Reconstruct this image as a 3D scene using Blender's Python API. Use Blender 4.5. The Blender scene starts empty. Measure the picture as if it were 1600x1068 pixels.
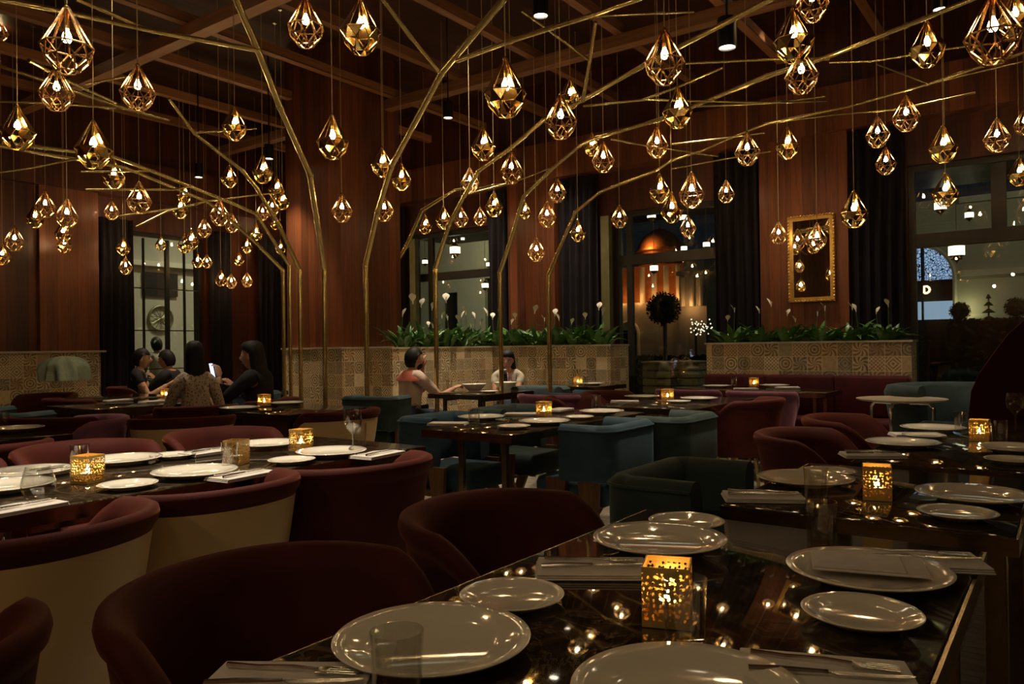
import bpy, math, random
from mathutils import Vector, Matrix, Euler
random.seed(7)
PI = math.pi
sc = bpy.context.scene
COL = sc.collection

# ------------------------------------------------------------------ camera
F = 1200.0
CAMZ = 1.2
ROLL = 0.014
PITCH = 7.0 / F
cd = bpy.data.cameras.new('camera')
cd.sensor_width = 36.0
cd.lens = 27.0
cd.clip_start = 0.02
cam = bpy.data.objects.new('camera', cd)
COL.objects.link(cam)
cam.matrix_world = Matrix.Translation((0, 0, CAMZ)) @ Matrix.Rotation(PI/2 + PITCH, 4, 'X') @ Matrix.Rotation(-ROLL, 4, 'Z')
sc.camera = cam
cd.dof.use_dof = False

# ------------------------------------------------------------------ world, exposure
w = bpy.data.worlds.new('night'); sc.world = w; w.use_nodes = True
w.node_tree.nodes['Background'].inputs[0].default_value = (0.20, 0.26, 0.34, 1)
w.node_tree.nodes['Background'].inputs[1].default_value = 0.012
sc.view_settings.view_transform = 'Standard'
sc.view_settings.look = 'None'
sc.view_settings.gamma = 1.0
sc.view_settings.exposure = 1.22
sc.view_settings.use_curve_mapping = False
sc.cycles.sample_clamp_indirect = 2.5
sc.cycles.use_denoising = True
sc.cycles.max_bounces = 8
sc.cycles.transparent_max_bounces = 16
BULB = 46.0           # radiance of a pendant bulb
SPOT = 1.0            # scale of the ceiling downlights

# ------------------------------------------------------------------ photo pixel -> place
def UV(u, v):
    du, dv = u - 800.0, v - 534.0
    return du - dv*ROLL, dv + du*ROLL - 7.0
def G(u, v, z):
    a, b = UV(u, v)
    d = F*(CAMZ - z)/b
    return Vector((a*d/F, d, z))
def D(u, v, d):
    a, b = UV(u, v)
    return Vector((a*d/F, d, CAMZ - b*d/F))
TH = math.radians(36)
A2 = (math.sin(TH), math.cos(TH))      # along the rows of tables, away from the camera
B2 = (math.cos(TH), -math.sin(TH))     # across the rows, to the right and nearer
def R(al, be, z=0.0):
    return Vector((al*A2[0] + be*B2[0], al*A2[1] + be*B2[1], z))
def toR(p):
    return p[0]*A2[0] + p[1]*A2[1], p[0]*B2[0] + p[1]*B2[1]
ROT = -TH                               # object rotation: local X = B, local Y = A
FA, FB, FMA, FMB = -TH, -TH - PI/2, -TH + PI, -TH + PI/2   # rotation that turns local +Y towards A, B, -A, -B

# ------------------------------------------------------------------ materials
MATS = {}
class NT:
    def __init__(s, name):
        s.m = bpy.data.materials.new(name); s.m.use_nodes = True
        s.t = s.m.node_tree; s.t.nodes.clear()
        s.out = s.t.nodes.new('ShaderNodeOutputMaterial')
    def n(s, typ, **kw):
        nd = s.t.nodes.new(typ)
        for k, v in kw.items():
            setattr(nd, k, v)
        return nd
    def put(s, sock, val):
        if val is None: return
        if hasattr(val, 'is_output'):
            s.t.links.new(val, sock)
        else:
            if sock.type == 'RGBA' and len(val) == 3: val = (*val, 1)
            sock.default_value = val
    def M(s, op, a, b=None, c=None):
        nd = s.n('ShaderNodeMath', operation=op)
        for i, x in enumerate((a, b, c)): s.put(nd.inputs[i], x)
        return nd.outputs[0]
    def mix(s, f, a, b, bt='MIX'):
        nd = s.n('ShaderNodeMix', data_type='RGBA', blend_type=bt)
        s.put(nd.inputs[0], f); s.put(nd.inputs[6], a); s.put(nd.inputs[7], b)
        return nd.outputs[2]
    def obj(s):
        return s.n('ShaderNodeTexCoord').outputs['Object']
    def gen(s):
        return s.n('ShaderNodeTexCoord').outputs['Generated']
    def mapping(s, vec, scale=(1,1,1), rot=(0,0,0), loc=(0,0,0)):
        nd = s.n('ShaderNodeMapping'); s.put(nd.inputs[0], vec)
        nd.inputs['Location'].default_value = loc
        nd.inputs['Rotation'].default_value = rot; nd.inputs['Scale'].default_value = scale
        return nd.outputs[0]
    def noise(s, vec, scale=5, detail=4, rough=.5, dist=0):
        nd = s.n('ShaderNodeTexNoise'); s.put(nd.inputs['Vector'], vec)
        nd.inputs['Scale'].default_value = scale; nd.inputs['Detail'].default_value = detail
        nd.inputs['Roughness'].default_value = rough; nd.inputs['Distortion'].default_value = dist
        return nd.outputs[0]
    def ramp(s, fac, stops, interp='LINEAR'):
        nd = s.n('ShaderNodeValToRGB'); s.put(nd.inputs[0], fac)
        cr = nd.color_ramp; cr.interpolation = interp
        while len(cr.elements) < len(stops): cr.elements.new(.5)
        for e, (p, c) in zip(cr.elements, stops):
            e.position = p; e.color = (*c, 1) if len(c) == 3 else c
        return nd.outputs[0]
    def bump(s, h, strength=.3, dist=.01):
        nd = s.n('ShaderNodeBump'); s.put(nd.inputs['Height'], h)
        nd.inputs['Strength'].default_value = strength; nd.inputs['Distance'].default_value = dist
        return nd.outputs[0]
    def bsdf(s, color=(.5,.5,.5), rough=.5, metal=0, spec=.5, normal=None, sheen=0, sheen_col=None, coat=0, **kw):
        b = s.n('ShaderNodeBsdfPrincipled')
        s.put(b.inputs['Base Color'], color); s.put(b.inputs['Roughness'], rough)
        s.put(b.inputs['Metallic'], metal); s.put(b.inputs['Specular IOR Level'], spec)
        if normal is not None: s.put(b.inputs['Normal'], normal)
        b.inputs['Sheen Weight'].default_value = sheen
        if sheen_col: b.inputs['Sheen Tint'].default_value = (*sheen_col, 1)
        b.inputs['Sheen Roughness'].default_value = .35
        b.inputs['Coat Weight'].default_value = coat
        b.inputs['Coat Roughness'].default_value = .08
        for k, v in kw.items(): s.put(b.inputs[k.replace('_', ' ')], v)
        return b.outputs[0]
    def done(s, shader):
        s.t.links.new(shader, s.out.inputs[0]); MATS[s.m.name] = s.m
        return s.m

def m_plain(name, color, rough=.5, metal=0, spec=.5, var=.12, scale=8, **kw):
    t = NT(name)
    nz = t.noise(t.obj(), scale, 3)
    c2 = tuple(x*(1-var*2) for x in color)
    col = t.ramp(nz, [(.3, c2), (.7, color)])
    return t.done(t.bsdf(col, rough, metal, spec, **kw))
def m_emit(name, color, strength):
    t = NT(name)
    e = t.n('ShaderNodeEmission'); t.put(e.inputs[0], color); e.inputs[1].default_value = strength
    return t.done(e.outputs[0])
def m_wood(name, dark, light, plank=.14, rough=.42, axis='V', grain=1.0):
    """planks; axis V = vertical boards (grain along Z), X / Y = grain along that local axis"""
    t = NT(name); o = t.obj()
    sx = {'V': (9, 9, .55), 'X': (.5, 9, 9), 'Y': (9, .5, 9)}[axis]
    g = t.noise(t.mapping(o, sx), 3.0, 6, .62, .6)
    g2 = t.noise(t.mapping(o, tuple(x*4 for x in sx)), 4.0, 3, .6)
    sep = t.n('ShaderNodeSeparateXYZ'); t.put(sep.inputs[0], o)
    X, Y, Z = sep.outputs
    if axis == 'V': p = t.M('ADD', X, Y)
    elif axis == 'X': p = t.M('ADD', Y, Z)
    else: p = t.M('ADD', X, Z)
    cell = t.M('DIVIDE', p, plank)
    fr = t.M('FRACT', cell); fl = t.M('FLOOR', cell)
    wn = t.n('ShaderNodeTexWhiteNoise', noise_dimensions='1D'); t.put(wn.inputs['W'], fl)
    f = t.M('ADD', t.M('MULTIPLY', g, .75*grain), t.M('ADD', t.M('MULTIPLY', g2, .25), t.M('MULTIPLY', t.M('SUBTRACT', wn.outputs[0], .5), .35)))
    col = t.ramp(f, [(.28, dark), (.72, light)])
    gap = t.M('GREATER_THAN', t.M('ABSOLUTE', t.M('SUBTRACT', fr, .5)), .485)
    col = t.mix(t.M('MULTIPLY', gap, .7), col, tuple(x*.2 for x in dark))
    nrm = t.bump(t.M('SUBTRACT', g2, gap), .18, .006)
    return t.done(t.bsdf(col, rough, 0, .4, nrm))
def m_velvet(name, base, tint, sheen=.9, rough=.75):
    t = NT(name)
    nz = t.noise(t.obj(), 9, 4)
    fine = t.noise(t.obj(), 420, 2)
    col = t.ramp(nz, [(.3, tuple(x*.75 for x in base)), (.7, tuple(x*1.15 for x in base))])
    return t.done(t.bsdf(col, rough, 0, .18, t.bump(fine, .25, .002), sheen=sheen, sheen_col=tint))

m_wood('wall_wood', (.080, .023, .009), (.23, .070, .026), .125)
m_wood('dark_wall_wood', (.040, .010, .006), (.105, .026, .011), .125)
m_wood('ceiling_wood', (.035, .011, .007), (.085, .027, .014), .16, .5, 'Y')
m_wood('beam_wood_x', (.20, .09, .04), (.46, .21, .09), .6, .5, 'X')
m_wood('beam_wood_y', (.17, .07, .03), (.40, .17, .07), .6, .5, 'Y')
m_wood('leg_wood', (.10, .045, .018), (.22, .105, .04), .5, .4, 'V')
m_wood('crate_wood', (.16, .12, .07), (.42, .34, .21), .06, .7, 'X')

def brassy(name, c, rough, sc_=30, metal=1.0):
    t = NT(name); nz = t.noise(t.obj(), sc_, 4, .6)
    r = t.M('ADD', t.M('MULTIPLY', nz, .16), rough)
    col = t.ramp(nz, [(.3, tuple(x*.72 for x in c)), (.7, c)])
    return t.done(t.bsdf(col, r, metal, .5, t.bump(nz, .12, .004)))
brassy('brass', (.86, .65, .26), .15, 30, .9)
brassy('gold', (.94, .68, .28), .10, 14)
brassy('copper_gold', (.84, .52, .24), .20, 14)
brassy('table_brass', (.34, .24, .125), .14)
brassy('steel', (.72, .70, .66), .12)
brassy('frame_gold', (.80, .48, .14), .25)

m_velvet('burgundy_velvet', (.062, .010, .007), (.60, .18, .08), .32)
m_velvet('plum_velvet', (.20, .075, .125), (.66, .36, .50), .7)
m_velvet('blue_velvet', (.038, .076, .110), (.30, .44, .58), .38)
m_velvet('teal_velvet', (.040, .062, .066), (.28, .38, .40), .42)
m_velvet('curtain_cloth', (.013, .010, .014), (.15, .11, .14), .18)
m_velvet('banquette_velvet', (.06, .009, .012), (.4, .11, .10), .35)
m_plain('cream_leather', (.62, .43, .21), .38, 0, .4, .06, 5)
m_plain('porcelain', (.78, .74, .64), .06, 0, .6, .02, 3, coat=.4)
m_plain('napkin_cloth', (.66, .62, .58), .85, 0, .2, .06, 40)
m_plain('black_metal', (.018, .017, .016), .4, .6, .5)
m_plain('dark_frame', (.028, .024, .020), .42, .3, .5)
m_plain('bronze_frame', (.26, .25, .13), .4, .7, .5)
m_plain('stone_cap', (.50, .43, .31), .35, 0, .5, .1, 14)
m_plain('soil', (.03, .022, .016), .95, 0, .2, .2, 30)
m_plain('facade', (.46, .44, .35), .85, 0, .3, .06, 1.2)
m_plain('facade_trim', (.58, .55, .45), .8, 0, .3, .04, 2)
m_plain('dark_glass', (.012, .014, .016), .12, 0, .6)
m_plain('lawn_green', (.030, .055, .022), .95, 0, .2, .25, 3)
m_plain('hedge_green', (.020, .036, .014), .9, 0, .2, .3, 9)
m_plain('tree_green', (.045, .065, .030), .85, 0, .25, .3, 11)
m_plain('bark', (.22, .18, .13), .9, 0, .2, .2, 20)
m_plain('leaf_green', (.085, .22, .040), .34, 0, .5, .28, 14)
m_plain('spathe', (.78, .74, .62), .55, 0, .3, .05, 20)
m_plain('pale_leaf', (.34, .40, .27), .6, 0, .3, .12, 22)
m_plain('hair_black', (.010, .008, .007), .62, 0, .25, .1, 60)
m_plain('skin', (.50, .27, .17), .5, 0, .4, .05, 20, sheen=.1)
m_plain('eye_dark', (.015, .01, .008), .2, 0, .6)
m_plain('lip', (.36, .10, .08), .45, 0, .5)
m_plain('pink_shirt', (.62, .47, .40), .8, 0, .3, .05, 12)
m_plain('red_yoke', (.42, .11, .07), .8, 0, .3, .15, 12)
m_plain('black_cloth', (.014, .013, .016), .8, 0, .3)
m_plain('white_cloth', (.55, .50, .42), .8, 0, .3, .08, 12)
m_plain('denim', (.03, .04, .07), .85, 0, .3)
m_plain('phone_black', (.02, .02, .025), .2, 0, .5)
m_plain('copper_dome', (.62, .26, .10), .5, .2, .5)
m_plain('cord_cloth', (.50, .36, .18), .6, 0, .3)
m_plain('candle_wax', (.80, .70, .50), .5)
m_plain('canvas_dark', (.02, .022, .02), .9)
m_emit('bulb_glow', (1, .70, .34), BULB)
m_emit('flame_glow', (1, .62, .22), 34)
m_emit('downlight_glow', (1, .80, .55), 9)
m_emit('lantern_glow', (1, .92, .76), 1.5)
m_emit('sign_glow', (1, .48, .28), 2.2)
m_emit('screen_glow', (.55, .62, 1.0), 1.0)
m_emit('string_glow', (1, .88, .68), .8)
m_emit('shop_glow', (.42, .58, .85), .30)

def mk_marble():
    t = NT('marble_top'); o = t.obj()
    n1 = t.noise(o, 6, 8, .65, 1.2); n2 = t.noise(o, 38, 5, .7)
    v = t.M('ABSOLUTE', t.M('SUBTRACT', n1, .5))
    vein = t.M('LESS_THAN', v, .012)
    c = t.ramp(n2, [(.35, (.012, .009, .007)), (.55, (.035, .024, .014)), (.75, (.075, .052, .030))])
    c = t.mix(t.M('MULTIPLY', vein, .5), c, (.16, .12, .07))
    return t.done(t.bsdf(c, t.M('ADD', t.M('MULTIPLY', n2, .04), .02), 0, .6, None))
mk_marble()

def mk_tile():
    t = NT('patterned_tile'); o = t.obj()
    sep = t.n('ShaderNodeSeparateXYZ'); t.put(sep.inputs[0], o); X, Y, Z = sep.outputs
    S = .15
    hx = t.M('DIVIDE', t.M('ADD', X, Y), S); hz = t.M('DIVIDE', Z, S)
    fx = t.M('SUBTRACT', t.M('FRACT', hx), .5); fz = t.M('SUBTRACT', t.M('FRACT', hz), .5)
    cx = t.M('FLOOR', hx); cz = t.M('FLOOR', hz)
    cmb = t.n('ShaderNodeCombineXYZ'); t.put(cmb.inputs[0], cx); t.put(cmb.inputs[1], cz)
    wn = t.n('ShaderNodeTexWhiteNoise', noise_dimensions='3D'); t.put(wn.inputs['Vector'], cmb.outputs[0])
    r1 = wn.outputs[0]
    cmb2 = t.n('ShaderNodeCombineXYZ'); t.put(cmb2.inputs[0], cx); t.put(cmb2.inputs[1], cz); cmb2.inputs[2].default_value = 7.3
    wn2 = t.n('ShaderNodeTexWhiteNoise', noise_dimensions='3D'); t.put(wn2.inputs['Vector'], cmb2.outputs[0])
    r2 = wn2.outputs[0]
    ax = t.M('ABSOLUTE', fx); az = t.M('ABSOLUTE', fz)
    rad = t.M('SQRT', t.M('ADD', t.M('MULTIPLY', fx, fx), t.M('MULTIPLY', fz, fz)))
    dia = t.M('ADD', ax, az)
    ang = t.M('ARCTAN2', fz, fx)
    p1 = t.M('SINE', t.M('MULTIPLY', rad, 30.0))
    p2 = t.M('SINE', t.M('MULTIPLY', dia, 25.0))
    p3 = t.M('MULTIPLY', t.M('SINE', t.M('MULTIPLY', fx, 25.1)), t.M('SINE', t.M('MULTIPLY', fz, 25.1)))
    p4 = t.M('SINE', t.M('ADD', t.M('MULTIPLY', ang, 8.0), t.M('MULTIPLY', rad, 14.0)))
    def sel(lo, hi):
        return t.M('MULTIPLY', t.M('GREATER_THAN', r1, lo), t.M('LESS_THAN', r1, hi))
    p = t.M('ADD', t.M('ADD', t.M('MULTIPLY', p1, sel(0, .22)), t.M('MULTIPLY', p2, sel(.22, .45))),
            t.M('ADD', t.M('MULTIPLY', p3, sel(.45, .65)), t.M('MULTIPLY', p4, sel(.65, .9))))
    mask = t.M('GREATER_THAN', p, .1)
    basec = t.ramp(r2, [(0, (.66, .50, .27)), (.2, (.46, .34, .18)), (.4, (.72, .60, .38)), (.6, (.36, .31, .21)), (.8, (.58, .46, .28))], 'CONSTANT')
    patc = t.ramp(r1, [(0, (.10, .06, .03)), (.25, (.15, .11, .06)), (.5, (.22, .07, .035)), (.75, (.08, .07, .055))], 'CONSTANT')
    nz = t.noise(o, 30, 4)
    col = t.mix(t.M('MULTIPLY', mask, .95), basec, patc)
    col = t.mix(.25, col, t.ramp(nz, [(.3, (.16, .11, .06)), (.7, (.7, .56, .36))]))
    edge = t.M('GREATER_THAN', t.M('MAXIMUM', ax, az), .475)
    col = t.mix(edge, col, (.62, .53, .36))
    return t.done(t.bsdf(col, .35, 0, .4, t.bump(edge, .3, -.004)))
mk_tile()

def mk_floor():
    t = NT('floor_stone'); o = t.obj()
    br = t.n('ShaderNodeTexBrick'); t.put(br.inputs['Vector'], o)
    br.inputs['Color1'].default_value = (.50, .46, .36, 1); br.inputs['Color2'].default_value = (.28, .25, .20, 1)
    br.inputs['Mortar'].default_value = (.06, .052, .042, 1)
    br.inputs['Scale'].default_value = 1.0; br.inputs['Brick Width'].default_value = .18; br.inputs['Row Height'].default_value = .06
    br.inputs['Mortar Size'].default_value = .004
    nz = t.noise(t.mapping(o, (3, 20, 1)), 4, 5, .65, .5)
    c = t.mix(.55, br.outputs[0], t.ramp(nz, [(.3, (.10, .09, .07)), (.72, (.62, .58, .47))]))
    return t.done(t.bsdf(c, t.M('ADD', t.M('MULTIPLY', nz, .3), .18), 0, .5, t.bump(t.M('SUBTRACT', nz, br.outputs[1]), .4, .006)))
mk_floor()

def mk_glass(name, tint, ior, rough=.0, extra=0.0):
    t = NT(name)
    lw = t.n('ShaderNodeLayerWeight'); lw.inputs[0].default_value = .5
    tr = t.n('ShaderNodeBsdfTransparent'); tr.inputs[0].default_value = (*tint, 1)
    gl = t.n('ShaderNodeBsdfGlossy'); gl.inputs['Roughness'].default_value = rough
    mx = t.n('ShaderNodeMixShader'); t.put(mx.inputs[0], t.M('ADD', t.M('MULTIPLY', t.M('POWER', lw.outputs['Facing'], 4.0), ior), .04 + extra))
    t.t.links.new(tr.outputs[0], mx.inputs[1]); t.t.links.new(gl.outputs[0], mx.inputs[2])
    return t.done(mx.outputs[0])
mk_glass('window_glass', (.86, .90, .84), .6, 0, .03)
mk_glass('tumbler_glass', (.97, .97, .95), .75, .02, .09)

def mk_holes():
    t = NT('pierced_gold'); o = t.obj()
    sp = t.n('ShaderNodeSeparateXYZ'); t.put(sp.inputs[0], o); cb = t.n('ShaderNodeCombineXYZ')
    t.put(cb.inputs[0], t.M('ADD', sp.outputs[0], sp.outputs[1])); t.put(cb.inputs[1], sp.outputs[2])
    vo = t.n('ShaderNodeTexVoronoi', voronoi_dimensions='2D'); t.put(vo.inputs['Vector'], cb.outputs[0])
    vo.inputs['Scale'].default_value = 120; vo.inputs['Randomness'].default_value = .7
    hole = t.M('LESS_THAN', vo.outputs['Distance'], .38)
    sep = t.n('ShaderNodeSeparateXYZ'); t.put(sep.inputs[0], o)
    inz = t.M('MULTIPLY', t.M('GREATER_THAN', sep.outputs[2], .010), t.M('LESS_THAN', sep.outputs[2], .086))
    hole = t.M('MULTIPLY', hole, inz)
    g = t.bsdf((.82, .58, .20), .36, .62)
    tr = t.n('ShaderNodeBsdfTransparent')
    mx = t.n('ShaderNodeMixShader'); t.put(mx.inputs[0], hole)
    t.t.links.new(g, mx.inputs[1]); t.t.links.new(tr.outputs[0], mx.inputs[2])
    return t.done(mx.outputs[0])
mk_holes()

def mk_lattice():
    t = NT('lattice_window'); o = t.obj()
    vo = t.n('ShaderNodeTexVoronoi', feature='DISTANCE_TO_EDGE'); t.put(vo.inputs['Vector'], o); vo.inputs['Scale'].default_value = 15
    lit = t.M('GREATER_THAN', vo.outputs['Distance'], .07)
    e = t.n('ShaderNodeEmission'); e.inputs[0].default_value = (.36, .52, .90, 1); e.inputs[1].default_value = .42
    b = t.bsdf((.02, .02, .03), .6)
    mx = t.n('ShaderNodeMixShader'); t.put(mx.inputs[0], lit)
    t.t.links.new(b, mx.inputs[1]); t.t.links.new(e.outputs[0], mx.inputs[2])
    return t.done(mx.outputs[0])
mk_lattice()

def mk_print():
    t = NT('patterned_blouse'); o = t.obj()
    vo = t.n('ShaderNodeTexVoronoi'); t.put(vo.inputs['Vector'], o); vo.inputs['Scale'].default_value = 34
    c = t.ramp(vo.outputs['Distance'], [(.25, (.20, .14, .09)), (.45, (.56, .47, .36)), (.8, (.30, .22, .15))])
    return t.done(t.bsdf(c, .8, 0, .3))
mk_print()
mirror = NT('mirror_glass'); mirror.done(mirror.bsdf((.82, .78, .70), .02, 1.0))

# ------------------------------------------------------------------ mesh builder
class MB:
    def __init__(s):
        s.v = []; s.f = []; s.m = []; s.mats = ['_']
    def mi(s, mat):
        if mat is None: return 0
        if mat not in s.mats: s.mats.append(mat)
        return s.mats.index(mat)
    def add(s, vs, fs, mat=None):
        b = len(s.v); k = s.mi(mat)
        s.v += [tuple(x) for x in vs]
        for f in fs: s.f.append(tuple(b+i for i in f)); s.m.append(k)
        return s
    def box(s, x0, x1, y0, y1, z0, z1, mat=None, bev=0):
        if bev > 0:
            b = min(bev, (x1-x0)*.49, (y1-y0)*.49, (z1-z0)*.49)
            # rounded slab: stacked inset loops
            loops = []
            for z, ins in ((z0, b), (z0+b*.3, b*.3), (z0+b, 0), (z1-b, 0), (z1-b*.3, b*.3), (z1, b)):
                lp = []
                c = max(b*1.0, 1e-4)
                for (cx, cy, a0) in ((x1-c, y1-c, 0), (x0+c, y1-c, 90), (x0+c, y0+c, 180), (x1-c, y0+c, 270)):
                    for k in range(4):
                        an = math.radians(a0 + k*30)
                        rr = max(c-ins, 0.0003)
                        lp.append((cx+rr*math.cos(an), cy+rr*math.sin(an), z))
                loops.append(lp)
            return s.loft(loops, closed=True, cap=True, mat=mat)
        vs = [(x, y, z) for z in (z0, z1) for (x, y) in ((x0,y0),(x1,y0),(x1,y1),(x0,y1))]
        return s.add(vs, [(3,2,1,0),(4,5,6,7),(0,1,5,4),(1,2,6,5),(2,3,7,6),(3,0,4,7)], mat)
    def loft(s, loops, closed=True, cap=True, mat=None):
        n = len(loops[0]); vs = [p for lp in loops for p in lp]; fs = []
        for i in range(len(loops)-1):
            for j in range(n if closed else n-1):
                k = (j+1) % n
                fs.append((i*n+j, i*n+k, (i+1)*n+k, (i+1)*n+j))
        if cap and closed:
            fs.append(tuple(range(n-1, -1, -1)))
            fs.append(tuple((len(loops)-1)*n + i for i in range(n)))
        return s.add(vs, fs, mat)
    def lathe(s, prof, n=24, mat=None, c=(0,0,0), sq=None):
        loops = []
        for r, z in prof:
            r = max(r, 1e-4)
            lp = []
            for k in range(n):
                a = 2*PI*k/n
                ca, sa = math.cos(a), math.sin(a)
                if sq: ca = math.copysign(abs(ca)**sq, ca); sa = math.copysign(abs(sa)**sq, sa)
                lp.append((c[0]+r*ca, c[1]+r*sa, c[2]+z))
            loops.append(lp)
        return s.loft(loops, True, True, mat)
    def tube(s, pts, rad, n=8, mat=None, cap=True):
        pts = [Vector(p) for p in pts]
        if not hasattr(rad, '__len__'): rad = [rad]*len(pts)
        loops = []; prev = None
        for i, p in enumerate(pts):
            if i == 0: d = pts[1]-p
            elif i == len(pts)-1: d = p-pts[i-1]
            else: d = (pts[i+1]-p).normalized() + (p-pts[i-1]).normalized()
            if d.length < 1e-9: d = Vector((0,0,1))
            d.normalize()
            if prev is None:
                up = Vector((0,0,1)) if abs(d.z) < .9 else Vector((1,0,0))
                u = d.cross(up).normalized()
            else:
                u = (prev - d*prev.dot(d))
                u = u.normalized() if u.length > 1e-6 else d.orthogonal().normalized()
            prev = u; vv = d.cross(u)
            loops.append([tuple(p + (u*math.cos(2*PI*k/n) + vv*math.sin(2*PI*k/n))*rad[i]) for k in range(n)])
        return s.loft(loops, True, cap, mat)
    def ball(s, c, r, n=10, m=7, mat=None):
        if not hasattr(r, '__len__'): r = (r, r, r)
        loops = []
        for i in range(m+1):
            th = PI*i/m; q = max(math.sin(th), .02)
            loops.append([(c[0]+r[0]*q*math.cos(2*PI*k/n), c[1]+r[1]*q*math.sin(2*PI*k/n), c[2]-r[2]*math.cos(th)) for k in range(n)])
        return s.loft(loops, True, True, mat)
    def xf(s, M, start=0):
        for i in range(start, len(s.v)): s.v[i] = tuple(M @ Vector(s.v[i]))
        return s
    def mesh(s, name, mat, smooth=True, angle=38):
        me = bpy.data.meshes.new(name); me.from_pydata(s.v, [], s.f)
        for nm in s.mats: me.materials.append(MATS[mat if nm == '_' else nm])
        me.polygons.foreach_set('material_index', s.m)
        me.validate(); me.update()
        if smooth:
            me.polygons.foreach_set('use_smooth', [True]*len(me.polygons))
            try: me.set_sharp_from_angle(angle=math.radians(angle))
            except Exception: pass
        return me

def link(name, me, parent=None, loc=None, rot=None, scale=None):
    o = bpy.data.objects.new(name, me); COL.objects.link(o)
    if parent is not None: o.parent = parent
    if loc is not None: o.location = loc
    if rot is not None: o.rotation_euler = rot if hasattr(rot, '__len__') else (0, 0, rot)
    if scale is not None: o.scale = scale if hasattr(scale, '__len__') else (scale,)*3
    return o
def tag(o, label=None, cat=None, group=None, kind=None):
    if label: o['label'] = label
    if cat: o['category'] = cat
    if group: o['group'] = group
    if kind: o['kind'] = kind
    return o
def thing(name, label, cat, loc=(0,0,0), rot=0, group=None):
    o = link(name, None, None, loc, rot); o.empty_display_size = .1
    return tag(o, label, cat, group)
def struct(name, mb, mat, room=True, label=None, smooth=False, kind='structure'):
    o = link(name, mb.mesh(name, mat, smooth), None, (0,0,0), ROT if room else 0)
    o['kind'] = kind
    if label: o['label'] = label
    return o
def copy_tree(o, parent=None):
    c = o.copy(); COL.objects.link(c)
    if parent is not None: c.parent = parent
    for ch in [x for x in o.children]: copy_tree(ch, c)
    return c
CACHE = {}
def cached(key, fn):
    if key not in CACHE: CACHE[key] = fn()
    return CACHE[key]
def lamp(name, kind, loc, power, color, size=.05, rot=None, spot=None, blend=.5):
    l = bpy.data.lights.new(name, kind); l.energy = power; l.color = color
    if kind in ('POINT', 'SPOT'): l.shadow_soft_size = size
    if kind == 'AREA': l.size = size
    if kind == 'SPOT': l.spot_size = math.radians(spot or 60); l.spot_blend = blend
    o = bpy.data.objects.new(name, l); COL.objects.link(o); o.location = loc
    if rot is not None: o.rotation_euler = rot
    return o

# ================================================================== the room (local frame: X = across, Y = away)
CE = 4.85
WB = 8.9           # back wall
WL = -10.5         # left wall
XR, YN = 6.5, -2.2 # unseen right and near sides
struct('floor', MB().box(WL-.3, XR+.2, YN-.2, WB+.3, -.1, 0), 'floor_stone')
struct('ceiling', MB().box(WL-.3, XR+.2, YN-.2, WB+.3, CE, CE+.12), 'ceiling_wood')

# window openings in the back wall: (x0, x1, z0, z1)
W1 = (-8.50, -6.76, 1.0, 2.98); W2 = (-4.84, -3.36, .0, 2.93); W3 = (-1.35, 1.30, .0, 3.02)
mb = MB(); x = WL - .3
for (a, b, z0, z1) in (W1, W2, W3):
    mb.box(x, a, WB, WB+.3, 0, CE)
    mb.box(a, b, WB, WB+.3, z1, CE)
    if z0 > 0: mb.box(a, b, WB, WB+.3, 0, z0)
    x = b
mb.box(x, XR+.2, WB, WB+.3, 0, CE)
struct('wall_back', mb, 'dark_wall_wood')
WLw = (5.49, 6.62, .35, 2.88)
mb = MB()
mb.box(WL-.3, WL, YN, WLw[0], 0, CE).box(WL-.3, WL, WLw[1], WB, 0, CE)
mb.box(WL-.3, WL, WLw[0], WLw[1], WLw[3], CE).box(WL-.3, WL, WLw[0], WLw[1], 0, WLw[2])
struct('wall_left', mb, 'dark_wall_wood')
struct('wall_right', MB().box(XR, XR+.2, YN, WB, 0, CE), 'wall_wood')
struct('wall_near', MB().box(WL, XR, YN-.2, YN, 0, CE), 'wall_wood')

# projecting wood panels and frieze boards
for k, (a, b) in enumerate(((-6.40, -5.62), (-2.84, -1.90))):
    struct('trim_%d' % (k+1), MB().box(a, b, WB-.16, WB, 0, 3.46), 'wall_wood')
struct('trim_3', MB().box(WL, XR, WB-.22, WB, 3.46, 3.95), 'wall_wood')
struct('trim_4', MB().box(WL, WL+.14, 4.28, 5.00, 1.22, 3.3), 'wall_wood')
struct('trim_5', MB().box(WL, WL+.20, YN, WB-.22, 3.3, 3.8), 'dark_wall_wood')
struct('trim_6', MB().box(WL, WL+.07, 2.4, 4.28, 1.22, 3.3), 'dark_wall_wood')
struct('trim_7', MB().box(WL, WL+.10, 2.0, 5.06, 0, 1.2), 'patterned_tile', label='patterned tile wainscot on the left wall')
struct('trim_8', MB().box(WL, WL+.16, 2.0, 5.08, 1.2, 1.225), 'stone_cap')

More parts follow.
